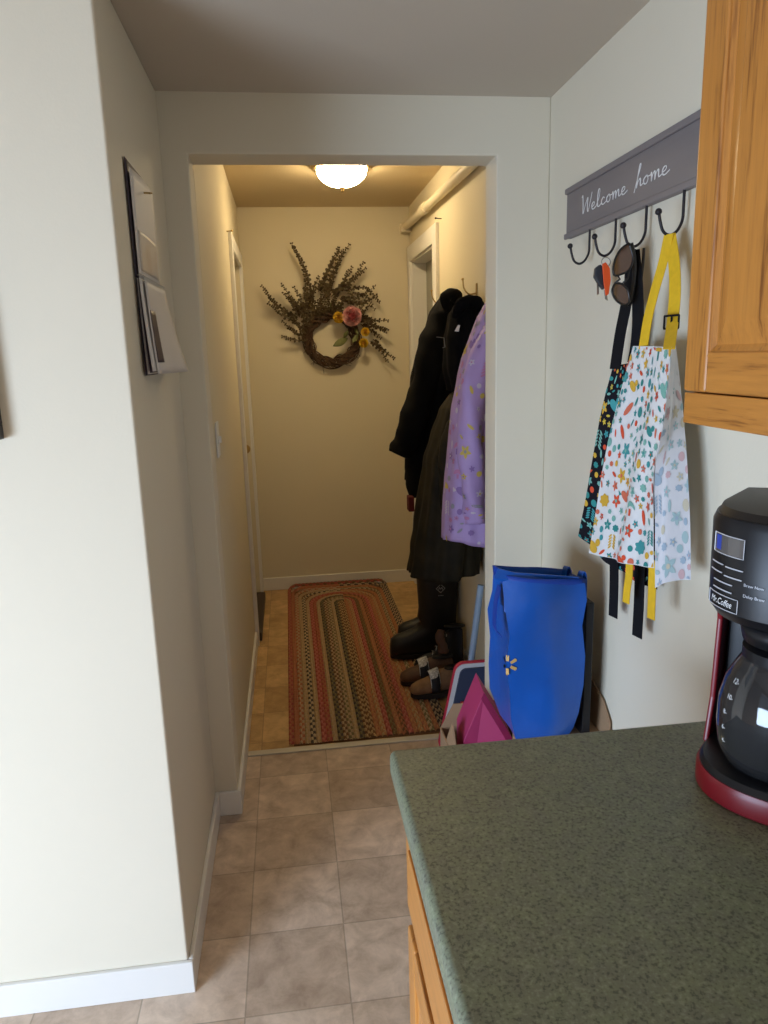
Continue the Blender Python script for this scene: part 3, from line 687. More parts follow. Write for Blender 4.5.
q.tube([L1[14], at(620, 279, 1, 1.552), L2[0]], .0022, fmx, 6); q.tube([L1[20], at(628, 278, 1, 1.552), L2[24]], .0022, fmx, 6)
q.build('rim', sgx, smooth=True)
tA = at(632, 244, 1, 1.55); tB = at(640, 250, 1, 1.60)
for pts, r in (([(631, 243), (634, 258), (634, 280), (631, 300), (627, 305)], .0052), ([(644, 248), (643, 262), (641, 280), (640, 296)], .0035)):
    q = MB(); q.tube(spline([at(x, y, 1, 1.575 if r > .004 else 1.60) for x, y in pts], 5), r, fmx, 8, flat=.45); q.build('temple', sgx, smooth=True)

# keys with orange tag on the second hook
ky = root('key_bunch', (.76, 1.752, 1.65), 'key fob and keys with an orange tag hanging on the second hook', 'keys')
steel = mat('key_steel', (.4, .38, .35), .35, metal=1); org = mat('orange_tag', (.80, .09, .01), .6); fob = mat('key_fob_plastic', (.03, .035, .045), .4)
q = MB(); c = at(606, 262, 1, 1.752); q.tube([c+Vector((.011*cos(a), .002*sin(a), .011*sin(a))) for a in [2*pi*k/20 for k in range(21)]], .0012, steel, 6); q.build('key_ring', ky, smooth=True)
def slab(pxs, Y, th, m, name, bevel=.0015):
    q = MB(); q.prism([at(x, y, 1, Y) for x, y in pxs], (0, th, 0), m); return q.build(name, ky, bevel=bevel)
slab([(602.5, 264), (606, 262), (610, 268), (611, 280), (609, 294), (606, 296), (604, 283)], 1.742, .004, org, 'orange_tag')
slab([(596, 268), (601, 264), (604, 268), (606, 285), (604, 290), (600, 285), (595, 277)], 1.748, .014, fob, 'key_fob', .003)
slab([(597, 281), (599, 282), (599, 294), (597, 295)], 1.762, .002, steel, 'key', .0004); slab([(604, 290), (607, 291), (608, 301), (605, 299)], 1.755, .002, steel, 'key', .0004)

# ------------------------------------------------------------------ coats on the right wall
def garment(q, levels, m, n=72, rows=50, folds=(7, .10), seed=0, wr=.006):
    """levels: (z, xleft, xright, yc, hy) from top to bottom, lofted with soft folds"""
    lv = sorted(levels, key=lambda l: -l[0]); z0, z1 = lv[0][0], lv[-1][0]; R = []
    tabs = [((z0-l[0])/(z0-z1), *l[1:]) for l in lv]
    for i in range(rows+1):
        v = i/rows; xl, xr, yc, hy = poly_at(tabs, v); z = lerp(z0, z1, v); cx = (xl+xr)/2; hx = (xr-xl)/2; ring = []
        for j in range(n):
            a = 2*pi*j/n; s = 1 + folds[1]*(.25+.75*v)*(sin(folds[0]*a+seed+1.3*sin(v*3+seed))*.6+.4*sin((folds[0]*2+1)*a+seed*2-v*2))
            p = Vector((cx+hx*cos(a)*s, yc+hy*sin(a)*s, z))
            nz = noise.noise(Vector((p.x*14+seed*5, p.y*14, p.z*7)))*wr + noise.noise(Vector((p.x*5+p.z*9, p.y*6+seed, p.z*9)))*wr
            p += Vector((cos(a), sin(a), .4*sin(a*2)))*nz
            if i == rows: p.z += .008*sin(3*a+seed)
            p.x = min(p.x, XH-.006); ring.append(p)
        R.append(ring)
    # close the top softly
    c = sum(R[0], Vector())/n; R = [[c+(p-c)*.05+Vector((0, 0, .012)) for p in R[0]], [c+(p-c)*.6+Vector((0, 0, .009)) for p in R[0]]] + R
    # turn the hem inwards so it reads as an open, thick edge
    c = sum(R[-1], Vector())/n; R += [[c+(p-c)*.93+Vector((0, 0, .006)) for p in R[-1]], [c+(p-c)*.85+Vector((0, 0, .10)) for p in R[-1]]]
    q.rings(R, m)
def sleeve(q, pts, rad, m, seed=0, flat=1, n=20):
    P = spline(pts, 8); k = len(P); R = []; prev = None
    for i, p in enumerate(P):
        t = (P[min(i+1, k-1)]-P[max(i-1, 0)]).normalized(); u = t.cross(Vector((0, 1, 0))).normalized(); v = t.cross(u)
        f = i/(k-1)*(len(rad)-1); a0 = min(int(f), len(rad)-2); r = lerp(rad[a0], rad[a0+1], f-a0)
        R.append([p+(u*cos(2*pi*j/n)+v*sin(2*pi*j/n)*flat)*r*(1+.10*sin(3*2*pi*j/n+i*.5+seed)+.05*sin(i*1.3+seed)) for j in range(n)])
    for r_ in R:
        for p in r_: p.x = min(p.x, XH-.005)
    q.rings(R, m); return R
blk = mat('black_jacket_fabric', (.006, .006, .007), .85, spec=.15, noise_amt=.4, scale=20, bump=.4, bscale=400); olv = mat('olive_waxed_cotton', (.034, .028, .014), .7, spec=.2, noise_amt=.4, scale=8, bump=.3, bscale=200, col2=(.012, .010, .007))
vst = mat('charcoal_fleece', (.005, .005, .006), .95, spec=.1, noise_amt=.3, scale=40, bump=.5, bscale=300)
lil = mat('lilac_shell_fabric', (.47, .33, .66), .6, noise_amt=.12, scale=12)
jk = root('jacket', (.70, 3.35, .85), 'black jacket on the hallway wall with a sleeve sticking out to the left', 'jacket')
q = MB(); garment(q, [(1.775, .72, .79, 3.40, .05), (1.70, .665, .795, 3.40, .12), (1.50, .62, .795, 3.40, .15), (1.25, .57, .795, 3.40, .16), (.93, .545, .79, 3.40, .17)], blk, seed=1); q.build('body', jk, smooth=True)
q = MB(); sleeve(q, [(.71, 3.34, 1.68), (.655, 3.30, 1.52), (.595, 3.27, 1.32), (.53, 3.25, 1.16), (.485, 3.24, 1.07)], [.055, .068, .064, .062, .058, .05], blk, 1); q.build('sleeve', jk, smooth=True)
q = MB(); sleeve(q, [(.70, 3.42, 1.60), (.635, 3.40, 1.42), (.59, 3.36, 1.20), (.575, 3.32, 1.0), (.585, 3.30, .86)], [.05, .06, .058, .055, .045], blk, 2); q.build('sleeve', jk, smooth=True)
q = MB(); sleeve(q, [(.735, 3.30, 1.70), (.71, 3.27, 1.75), (.755, 3.28, 1.77), (.785, 3.32, 1.73)], [.02, .024, .028, .02], blk, 3); q.build('hood', jk, smooth=True)
rt_ = mat('red_lining', (.12, .006, .008), .8); p = at(411, 503, 1, 3.25); MB().box((p.x-.012, 3.24, p.z-.04), (p.x+.014, 3.30, p.z+.03), rt_, bev=.004).build('red_tag', jk)['label'] = 'small dark red tag under the hem'

co = root('coat', (.66, 3.02, .6), 'long olive brown coat hanging lowest, in front of the black jacket', 'coat')
q = MB(); garment(q, [(1.352, .665, .77, 2.98, .065), (1.29, .625, .78, 2.98, .10), (1.10, .56, .79, 2.98, .125), (.85, .515, .785, 2.98, .14), (.585, .475, .775, 2.98, .145)], olv, folds=(6, .13), seed=4); q.build('body', co, smooth=True)
q = MB(); sleeve(q, [(.70, 2.90, 1.31), (.668, 2.87, 1.22), (.63, 2.85, 1.08), (.64, 2.85, .86)], [.03, .045, .048, .042], olv, 5); q.build('sleeve', co, smooth=True)
vt = root('vest', (.72, 2.98, 1.3), 'black fleece vest on top of the olive coat with a small white logo', 'vest')
q = MB(); garment(q, [(1.72, .705, .79, 2.98, .04), (1.67, .665, .794, 2.98, .08), (1.58, .645, .794, 2.98, .125), (1.46, .64, .79, 2.98, .13), (1.37, .655, .79, 2.98, .11)], vst, folds=(5, .10), seed=7); q.build('body', vt, smooth=True)
q = MB(); sleeve(q, [(.675, 2.93, 1.665), (.69, 2.885, 1.70), (.745, 2.90, 1.715), (.785, 2.94, 1.69)], [.018, .022, .024, .02], vst, 3); q.build('collar', vt, smooth=True)
p = at(457, 328, 1, 2.86); p2 = at(441, 340, 1, 2.90)
q = MB(); q.prism([p+Vector((-.010, 0, -.012)), p+Vector((.006, 0, -.014)), p+Vector((.012, 0, .010)), p+Vector((.004, 0, .012))], (0, -.003, 0), M['white']); q.build('white_logo', vt)
q = MB(); q.tube([p2+Vector((-.018, 0, .012)), p2+Vector((.012, 0, .008)), p2+Vector((.016, 0, -.028)), p2+Vector((.006, 0, -.03))], .0022, mat('grey_cord', (.15, .15, .13), .6), 6); q.build('drawcord', vt)

lj = root('jacket', (.68, 2.68, .8), 'lilac child jacket with pastel flower print beside the doorway edge', 'jacket')
def lil_levels(): return [(1.70, .735, .79, 2.68, .03), (1.64, .700, .793, 2.68, .075), (1.50, .645, .794, 2.68, .10), (1.32, .605, .794, 2.68, .115), (1.10, .585, .79, 2.68, .125), (.95, .570, .79, 2.68, .13), (.815, .565, .785, 2.68, .13)]
q = MB(); garment(q, lil_levels(), lil, folds=(5, .07), seed=9, wr=.004)
LP = [mat('print_lilac_yellow', (.62, .46, .10), .7), mat('print_lilac_white', (.62, .55, .66), .7), mat('print_lilac_grey', (.30, .29, .33), .7), mat('print_lilac_pink', (.52, .22, .42), .7), mat('print_lilac_deep', (.27, .16, .42), .7)]
tabs = [((1.70-l[0])/(1.70-.815), *l[1:]) for l in lil_levels()]
def Sl(u, v):
    xl, xr, yc, hy = poly_at(tabs, v); a = pi + u*pi*.5 + .05; z = lerp(1.70, .815, v); s = 1+.07*(.25+.75*v)*(sin(5*a+9+1.3*sin(v*3+9))*.6+.4*sin(11*a+18-v*2))
    p = Vector(((xl+xr)/2+(xr-xl)/2*cos(a)*s, yc+hy*sin(a)*s, z)); nz = noise.noise(Vector((p.x*14+45, p.y*14, p.z*7)))*.004+noise.noise(Vector((p.x*5+p.z*9, p.y*6+9, p.z*9)))*.004
    return p+Vector((cos(a), sin(a), .4*sin(2*a)))*nz
CAMSIDE = Vector((-.5, -1, .1)); motifs(q, Sl, .22, .88, LP, 31, 75, off=.003, scale=1.7); q.build('body', lj, smooth=True, norm=False)
q = MB(); SR = sleeve(q, [(.735, 2.62, 1.60), (.665, 2.575, 1.42), (.645, 2.56, 1.22), (.655, 2.56, 1.02), (.665, 2.56, .90)], [.03, .045, .045, .043, .038], lil, 2)
j0 = min(range(20), key=lambda j: sum(r_[j].y for r_ in SR))
def Ss(u, v):
    a = v*(len(SR)-1); i = min(int(a), len(SR)-2); b = (u-.5)*9+j0; k = math.floor(b); fa, fb = a-i, b-k
    return SR[i][k % 20].lerp(SR[i][(k+1) % 20], fb).lerp(SR[i+1][k % 20].lerp(SR[i+1][(k+1) % 20], fb), fa)
motifs(q, Ss, .11, .70, LP, 33, 34, off=.0022, scale=1.5); q.build('sleeve', lj, smooth=True, norm=False)

# ------------------------------------------------------------------ boots and shoes
rub = mat('black_rubber', (.012, .012, .012), .42, noise_amt=.3, scale=20)
def tall_boot(cx, cy, rz, label, logo=True):
    r = root('rubber_boot', (cx, cy, .013), label, 'boot', 'black rubber boots under the coats')
    q = MB(); Mx = Matrix.Translation((cx, cy, .013)) @ Matrix.Rotation(rz, 4, 'Z')
    # rings along the boot: from the toe (towards -x) back and up the shaft
    R = []; n = 24
    def ring(c, ux, uz, hx, hz, p=2.3):
        out = []
        for j in range(n):
            a = 2*pi*j/n; ca, sa = cos(a), sin(a); s1 = (abs(ca)**(2/p))*(1 if ca > 0 else -1); s2 = (abs(sa)**(2/p))*(1 if sa > 0 else -1)
            out.append(Mx @ (Vector(c)+Vector((0, 1, 0))*s1*hx+Vector((ux, 0, uz))*s2*hz))
        return out
    seq = [((-.205, 0, .045), 0, 1, .012, .02), ((-.198, 0, .055), 0, 1, .036, .046), ((-.17, 0, .064), 0, 1, .048, .056), ((-.12, 0, .070), -.05, 1, .051, .062), ((-.06, 0, .080), -.15, 1, .048, .076),
           ((-.005, 0, .10), -.45, .9, .046, .092), ((.025, 0, .14), -.8, .6, .050, .110), ((.038, 0, .19), -.96, .28, .056, .103), ((.042, 0, .25), -1, .05, .062, .097), ((.042, 0, .33), -1, 0, .068, .101), ((.042, 0, .405), -1, 0, .071, .105), ((.042, 0, .445), -1, .02, .072, .107)]
    for s in seq: R.append(ring(*s))
    R.append(ring((.042, 0, .443), -1, .02, .067, .101)); R.append(ring((.042, 0, .38), -1, 0, .062, .086))
    q.rings(R, rub); q.build('shaft', r, smooth=True)
    s = MB(); top = []; bot = []
    for k in range(28):
        a = 2*pi*k/28; x = -.04+.165*cos(a); y = .048*sin(a)*(1 if x < -.05 else .88); top.append(Mx @ Vector((x+.0, y, .026))); bot.append(Mx @ Vector((x, y, .0)))
    s.rings([bot, top], rub)
    for v in range(1): pass
    hb = [Mx @ Vector((.085+.055*cos(2*pi*k/16), .042*sin(2*pi*k/16), z)) for z in (.0, .09) for k in range(16)]
    s.rings([hb[:16], hb[16:]], rub); s.build('sole', r, bevel=.003)
    if logo:
        g = MB(); lg = mat('grey_logo_print', (.35, .36, .36), .6); yb = -.0695
        def seg(a, b, w=.0022):
            A = Mx @ Vector((a[0], yb, a[1])); B = Mx @ Vector((b[0], yb, b[1])); g.tube([A, B], w/1.4, lg, 5)
        c = (.045, .372); h = .022
        for a, b in (((-h, 0), (0, h)), ((0, h), (h, 0)), ((h, 0), (0, -h)), ((0, -h), (-h, 0)), ((-.010, -.005), (-.006, .006)), ((-.006, .006), (0, -.003)), ((0, -.003), (.006, .006)), ((.006, .006), (.010, -.005))): seg((c[0]+a[0], c[1]+a[1]), (c[0]+b[0], c[1]+b[1]))
        for k in range(4): seg((.033+k*.007, .336), (.037+k*.007, .336), .003)
        g.build('diamond_logo', r)
    return r
tall_boot(.648, 3.42, 0.0, 'tall black rubber boot with a grey diamond logo on the shaft')
tall_boot(.712, 3.58, 0.0, 'tall black rubber boot standing behind the one with the logo', False)

def low_shoe(cx, cy, z, rz, L, m_up, m_sole, label, strap=None, lace=None, hi=.0, tilt=0, name='shoe', grp=None):
    r = root(name, (cx, cy, z), label, 'shoe', grp); Mx = Matrix.Translation((cx, cy, z)) @ Matrix.Rotation(rz, 4, 'Z') @ Matrix.Rotation(tilt, 4, 'X'); n = 24
    def ring(x, hw, z0, z1, p=2.4):
        out = []; zc = (z0+z1)/2; hz = (z1-z0)/2
        for j in range(n):
            a = 2*pi*j/n; ca, sa = cos(a), sin(a); out.append(Mx @ Vector((x, hw*(abs(ca)**(2/p))*(1 if ca > 0 else -1)*(1-.22*max(0, sa)), zc+hz*(abs(sa)**(2/p))*(1 if sa > 0 else -1))))
        return out
    h = L/2; q = MB()
    q.rings([ring(-h+.002, .015, .022, .038), ring(-h+.012, .034, .018, .056), ring(-h+.04, .045, .016, .070), ring(-h+.08, .047, .016, .080), ring(-h+.115, .044, .016, .098+hi*.3), ring(-h+.145, .040, .016, .115+hi*.7), ring(-h+.175, .038, .016, .118+hi), ring(h-.06, .037, .016, .112+hi), ring(h-.02, .034, .016, .108+hi), ring(h-.006, .024, .02, .10+hi)], m_up)
    q.build('upper', r, smooth=True)
    s = MB(); pts = []
    for k in range(32):
        a = 2*pi*k/32; x = h*1.0*cos(a); w_ = .049*sin(a)*(1 if x < 0 else .86); w_ *= 1.0; pts.append((x, w_))
    s.rings([[Mx @ Vector((x*.98, y*.97, 0)) for x, y in pts], [Mx @ Vector((x, y, .006)) for x, y in pts], [Mx @ Vector((x, y, .024)) for x, y in pts]], m_sole)
    s.build('sole', r, smooth=True, angle=40)
    q = MB(); q.rings([[Mx @ Vector((.03+h*.35+(.052)*cos(a), .027*sin(a), zz)) for a in [2*pi*k/20 for k in range(20)]] for zz in (.114+hi, .120+hi)], M['black']); q.build('collar', r, smooth=True)
    if strap:
        q = MB(); t = MB()
        def band(qq, x0, x1, lift, m, a0, a1):
            R = []
            for i in range(13):
                a = lerp(a0, a1, i/12); R.append([Mx @ Vector((x0, .049*cos(a), .050+(.050+lift)*sin(a))), Mx @ Vector((x1, .047*cos(a), .050+(.062+lift)*sin(a)))])
            qq.rings(R, m, closed=False)
        band(q, -h+.085, -h+.125, .008, strap[0], -.3, pi+.3); q.build('strap', r, smooth=True, solid=.003, norm=False)
        band(t, -h+.082, -h+.128, .0140, strap[1], pi-.05, pi*.45); t.build('strap_label', r, smooth=True, solid=.001, norm=False)
    if lace:
        q = MB()
        for k in range(5):
            x = -h+.075+k*.017; z_ = .088+k*.008+hi*.15*k; q.tube([Mx @ Vector((x, -.026, z_-.006)), Mx @ Vector((x+.006, 0, z_+.004)), Mx @ Vector((x+.002, .026, z_-.006))], .0025, lace, 6)
        q.build('laces', r, smooth=True)
    return r
sue = mat('brown_suede', (.30, .17, .085), .85, noise_amt=.35, scale=30); sol = mat('dark_sole', (.02, .016, .013), .7); dk2 = mat('black_shoe_fabric', (.013, .014, .02), .7)
lab = mat('strap_label_print', (.85, .84, .82), .6, noise_amt=.3, scale=120, col2=(.3, .3, .3)); sue2 = mat('dark_brown_leather', (.12, .055, .028), .6, noise_amt=.4, scale=30)
low_shoe(.605, 2.985, .014, radians(8), .27, sue, sol, 'brown suede shoe nearest the doorway with a labelled strap', (dk2, lab), name='suede_shoe', grp='strapped suede shoes')
low_shoe(.575, 3.115, .014, radians(6), .26, sue2, sol, 'darker brown shoe with labelled strap behind the nearest suede shoe', (dk2, lab), name='suede_shoe', grp='strapped suede shoes')
low_shoe(.665, 3.245, .014, radians(-6), .23, dk2, sol, 'black high shoe with laces in front of the rubber boots', None, mat('grey_laces', (.3, .3, .32), .7), hi=.10, name='ankle_boot')
q = MB(); tg = root('leather_boot', (.63, 3.18, .12), 'small brown leather boot lying with tongue up on the shoe heap', 'shoe')
P = [at(441, 630, 1, 3.16), at(440, 639, 1, 3.155), at(443, 648, 1, 3.15), at(444, 657, 1, 3.15)]
sleeve(q, P, [.016, .022, .02, .026, .018], sue2, 2, .6); q.build('tongue', tg, smooth=True)
bl = mat('slate_blue_fabric', (.10, .14, .21), .8, noise_amt=.2, scale=40)
q = MB(); p = at(462, 662, 1, 2.98); q.ball((p.x+.02, 2.985, .165), (.05, .05, .035), bl, 14)
q2 = MB()

# ------------------------------------------------------------------ things beside the doorway
navy = mat('navy_plastic', (.030, .045, .095), .55, noise_amt=.1, scale=10); rose = mat('red_rim', (.55, .03, .07), .5); wht = mat('white_edge', (.68, .68, .70), .5)
fo = root('flat_case', (.62, 2.56, .007), 'navy blue flat case with white and red edge leaning by the doorway', 'case')
def rrect(x0, x1, z0, z1, r, y, sk):
    pts = []
    for cx_, cz_, a0 in ((x1-r, z1-r, 0), (x0+r, z1-r, pi/2), (x0+r, z0+r, pi), (x1-r, z0+r, 1.5*pi)):
        for k in range(6): a = a0+pi/2*k/5; xx_, zz_ = cx_+r*cos(a), cz_+r*sin(a); pts.append(Vector((xx_+sk*zz_, y+.05*zz_, zz_)))
    return pts
q = MB(); q.rings([rrect(.500, .70, .010, .355, .03, 2.525, .23), rrect(.500, .70, .010, .355, .03, 2.540, .23)], rose); q.build('red_rim', fo)
q = MB(); q.rings([rrect(.505, .70, .012, .350, .03, 2.520, .23), rrect(.505, .70, .012, .350, .03, 2.5245, .23)], wht); q.build('white_edge', fo)
q = MB(); q.rings([rrect(.522, .70, .015, .335, .02, 2.508, .23), rrect(.522, .70, .015, .335, .02, 2.5195, .23)], navy); q.box((.60, 2.478, .02), (.70, 2.508, .31), navy, Matrix.Shear('XY', 4, (0, 0)), bev=.01) if False else None; q.build('navy_cover', fo)
a = at(461, 703, 1, 2.50); b = at(475, 713, 1, 2.50); MB().box((a.x, 2.503, b.z), (b.x, 2.512, a.z), mat('red_label', (.62, .05, .05), .5), bev=.001).build('red_label', fo)

pl = mat('light_blue_plastic', (.30, .42, .58), .45)
A = at(471, 662, 1, 2.75); B = at(481, 585, 1, 2.78); d_ = (A-B).normalized()
tag(MB().tube([A+d_*(A.z-.02)/abs(d_.z)*1.0, A, B], .014, pl, 14).build('pole', smooth=True, angle=40), 'light blue pole leaning against the hallway wall behind the doorway edge', 'pole')

# open cardboard carton with a magenta folder box in it
cb = mat('cardboard', (.36, .225, .125), .85, noise_amt=.12, scale=12); mg = mat('magenta_card', (.42, .035, .13), .6, noise_amt=.1, scale=8); mg2 = mat('dark_magenta_card', (.26, .01, .07), .6)
bx = root('cardboard_box', (.56, 2.07, 0), 'open cardboard box beside the doorway holding the magenta box', 'box')
q = MB(); t = .004
x0, x1, y0, y1, zt = .448, .690, 1.945, 2.20, .285
q.box((x0, y0, 0), (x1, y1, t), cb); q.box((x0, y0, t), (x0+t, y1, zt), cb); q.box((x1-t, y0, t), (x1, y1, zt), cb); q.box((x0+t, y0, t), (x1-t, y0+t, zt), cb); q.box((x0+t, y1-t, t), (x1-t, y1, zt), cb)
q.build('carton', bx)
q = MB(); P0 = [Vector((x0, y0, zt)), Vector((x0, y1, zt))]
q.prism([(x0+.002, y0, zt), (x0+.002, y0+.17, zt), at(452, 722, 1, y0+.10)], (.004, 0, .0), cb)
q.build('flap', bx)
q = MB(); q.prism([(x0+.002, y1-.002, zt), (x1-.002, y1-.002, zt), (x1-.03, y1+.02, zt+.07), (x0+.05, y1+.02, zt+.07)], (0, .003, 0), cb); q.build('flap', bx)
pk_ = root('magenta_box', (.54, 2.03, .03), 'magenta card box with pointed top tilted inside the cardboard box', 'box')
q = MB(); top = at(482, 693, 1, 2.06); top2 = at(492, 696, 1, 2.10); bl_ = Vector((x0+.045, 2.02, .05)); brt = Vector((x1-.012, 2.02, .05))
tl = at(463, 742, 1, 2.02); tr = at(512, 738, 1, 2.00)
F = [Vector((tl.x+.004, 2.02, .03)), Vector((x1-.012, 2.00, .03)), Vector((min(tr.x, x1-.010), 2.00, tr.z)), at(484, 693, 1, 2.03), Vector((tl.x+.002, 2.02, tl.z))]
q.prism(F, (.008, .13, .01), mg); q.build('body', pk_, bevel=.002)
q = MB(); q.prism([at(484, 692, 1, 2.025), Vector((min(tr.x, x1-.010), 1.995, tr.z)), Vector((min(tr.x, x1-.010), 1.995, tr.z))+Vector((-.022, -.002, 0)), at(481, 699, 1, 2.02)], (0, -.003, 0), mg2); q.build('folded_edge', pk_)

# big carton carrying the blue bag
bx2 = root('cardboard_box', (.70, 1.80, 0), 'brown cardboard box under the blue shopping bag by the wall', 'box')
x0, x1, y0, y1, zt = .612, .800, 1.68, 1.925, .490
q = MB(); q.box((x0, y0, 0), (x1, y1, zt), cb, bev=.003); q.build('carton', bx2)
q = MB(); q.prism([(.800, 1.90, zt-.01), (.800, 1.68, zt-.01), (.806, 1.69, zt+.05), (.808, 1.74, zt+.09), (.808, 1.90, zt+.14)], (.0035, 0, 0), cb); q.build('flap', bx2)

blue = mat('blue_bag_fabric', (.002, .088, .42), .36, noise_amt=.12, scale=14, bump=.3, bscale=60, spec=.6); dblue = mat('dark_blue_trim', (.004, .045, .33), .5)
bg = root('shopping_bag', (.62, 1.78, .492), 'bright blue reusable shopping bag with a yellow spark mark beside the doorway', 'bag')
def bag_ring(x0, x1, y0, y1, z, dz=0, pinch=0, seed=0, n=12):
    """rectangle outline with many points, sides pushed by pinch (gusset)"""
    out = []
    def crumple(p): return p+Vector((noise.noise(p*9+Vector((seed, 0, 0)))*.010, noise.noise(p*8+Vector((0, seed, 3)))*.024, 0))*(.4+1.2*pinch)
    C = [(x0, y0), (x1, y0), (x1, y1), (x0, y1)]
    for k in range(4):
        a, b = C[k], C[(k+1) % 4]
        for j in range(n):
            t = j/n; x, y = lerp(a[0], b[0], t), lerp(a[1], b[1], t)
            s = sin(pi*t)
            if k in (1, 3): x += (-1 if k == 1 else 1)*s*.02*pinch
            if k == 0: y -= s*.010
            out.append(crumple(Vector((x, y, z + dz*(x-x0)/(x1-x0)))))
    return out
q = MB(); R = []
zb = .494
rows = [(.556, .700, 1.715, 1.87, zb, 0, .2), (.545, .712, 1.70, 1.88, zb+.035, 0, .3), (.532, .722, 1.690, 1.885, zb+.08, 0, .5), (.528, .728, 1.688, 1.885, zb+.16, 0, .6), (.524, .730, 1.690, 1.88, zb+.24, 0, .7), (.522, .731, 1.695, 1.86, zb+.32, 0, .8), (.522, .731, 1.70, 1.83, zb+.39, 0, .9), (.524, .731, 1.705, 1.80, .940, -.020, .9), (.522, .732, 1.71, 1.79, .962, -.026, .8)]
for i, (a0, a1, b0, b1, z, dz, pn) in enumerate(rows): R.append(bag_ring(a0, a1, b0, b1, z, dz, pn, 2))
inner = [[p+Vector((0, 0, -.004))+(sum(R[-1], Vector())/len(R[-1])-p)*.03 for p in R[-1]], [Vector((p.x, p.y, p.z-.10))+(sum(R[-1], Vector())/len(R[-1])-p)*.06 for p in R[-1]]]
for r_ in inner:
    for p_ in r_: pass
q.rings(R+inner, blue); body = q.build('bag_body', bg, smooth=True, angle=32)
# rim trim band and loose corner
q = MB(); tp = R[-1]; seq = tp+[tp[0]]
q.rings([[p+Vector((0, -.001, -.022)) + (p-Vector((.645, 1.75, p.z))).normalized()*.003 for p in seq], [p+Vector((0, 0, .003)) + (p-Vector((.645, 1.75, p.z))).normalized()*.005 for p in seq]], dblue, closed=False)
q.build('rim_band', bg, smooth=True, solid=.002, norm=False)
q = MB(); A = tp[0]; q.prism([A+Vector((.03, -.004, .006)), A+Vector((-.014, -.012, .022)), A+Vector((-.024, -.01, -.004)), A+Vector((.0, -.004, -.018)), A+Vector((.20, -.012, -.040)), A+Vector((.20, -.010, -.016))], (0, .003, 0), blue); q.build('loose_corner', bg)
for kx, ky_ in ((.715, 1.785), (.737, 1.735)):
    q = MB(); z = .915
    q.ribbon(spline([(kx-.010, ky_, z-.04), (kx-.009, ky_, z+.02), (kx-.002, ky_, z+.038), (kx+.004, ky_, z+.02), (kx+.005, ky_, z-.03)], 5), (.004, -.022, .003), .002, blue); q.build('handle', bg)
q = MB(); q.ribbon(spline([(.520, 1.76, .92), (.508, 1.75, .88), (.499, 1.73, .82), (.512, 1.72, .80)], 5), (.0, .03, .0), .002, dblue); q.build('handle', bg)
sp = mat('yellow_spark_print', (.62, .38, .12), .6); q = MB(); c = Vector((.520, 1.6835, .732))
for k in range(6):
    a = radians(30+60*k+0); d = Vector((cos(a), 0, sin(a))); s_ = Vector((-sin(a), 0, cos(a))); off_ = Vector((0, 0, 0))
    c_ = c.copy(); pts = [c_+d*.010-s_*.0035, c_+d*.026-s_*.0045, c_+d*.028, c_+d*.026+s_*.0045, c_+d*.010+s_*.0035]
    q.prism(pts, (0, -.001, 0), sp)
for v in q.v:
    if v.x < .5205: v.y += (.5205-v.x); v.x = .5175
q.build('spark_logo', bg)
tag(MB().box((.742, 1.72, .4905), (.765, 1.90, .87), M['black'], bev=.003).build('black_upright_slab'), 'thin black slab standing upright between the blue bag and the wall', 'folder')  # plain thin black slab, upright beside the bag

# ------------------------------------------------------------------ coffee maker
CO = Vector((.648, .832, .914)); ang = math.atan2(-.66, -.75)
MC = Matrix.Translation(CO) @ Matrix.Rotation(ang, 4, 'Z')     # local +x = front, local +y = image right side
cm = root('coffee_maker', tuple(CO), 'black and dark red drip coffee maker with glass carafe on the worktop', 'coffee maker')
def dsec(hw, back, front, z, n=40, p=2.3, zf=None):
    """D shaped outline: flat back, rounded front"""
    pts = [(-back, -hw), ]
    for k in range(n+1):
        a = -pi/2+pi*k/n; ca, sa = cos(a), sin(a)
        pts.append((front*abs(ca)**(2/p), hw*(abs(sa)**(2/p))*(1 if sa > 0 else -1)))
    pts.append((-back, hw))
    return [MC @ Vector((x, y, z + (zf(x) if zf else 0))) for x, y in pts]
q = MB(); q.rings([dsec(.100, .115, .100, .0), dsec(.104, .118, .105, .004), dsec(.104, .118, .105, .026), dsec(.101, .116, .102, .034)], M['red']); q.build('base', cm, smooth=True, angle=35)
q = MB(); q.rings([dsec(.100, .114, .101, .0345), dsec(.096, .112, .095, .042), dsec(.090, .11, .085, .044)], M['black']); q.build('base_plate', cm, smooth=True, angle=35)
q = MB()
for s in (-1, 1):
    q.prism([MC @ Vector(v) for v in ((-.116, s*.104, .034), (.0, s*.104, .034), (-.015, s*.103, .10), (-.02, s*.102, .22), (-.01, s*.102, .27), (-.116, s*.104, .27))], MC.to_3x3() @ Vector((0, -s*.008, 0)), M['red'])
q.box((-.120, -.100, .034), (-.108, .100, .39), M['red'], MC)
q.box((-.108, -.10, .365), (-.09, .10, .398), M['red'], MC)
q.build('red_shell', cm, bevel=.003)
MB().box((-.108, -.094, .04), (-.050, .094, .28), M['black'], MC).build('water_tank', cm, bevel=.004)
q = MB(); hz = [(.080, .10, .070, .248), (.094, .11, .090, .256), (.103, .112, .101, .270), (.104, .112, .102, .382), (.100, .112, .098, .392)]
q.rings([dsec(*h_) for h_ in hz], M['black']); q.build('head', cm, smooth=True, angle=35)
q = MB(); q.rings([dsec(.098, .10, .096, .392), dsec(.094, .10, .088, .401), dsec(.06, .09, .05, .405)], mat('black_lid_plastic', (.018, .015, .013), .45, spec=.3)); q.build('lid', cm, smooth=True, angle=35)
q = MB(); q.lathe([(.055, -.025), (.06, 0)], (0, 0, 0), M['black'], 24); 
for v in q.v: v.xyz = MC @ (v+Vector((.020, 0, .249)))
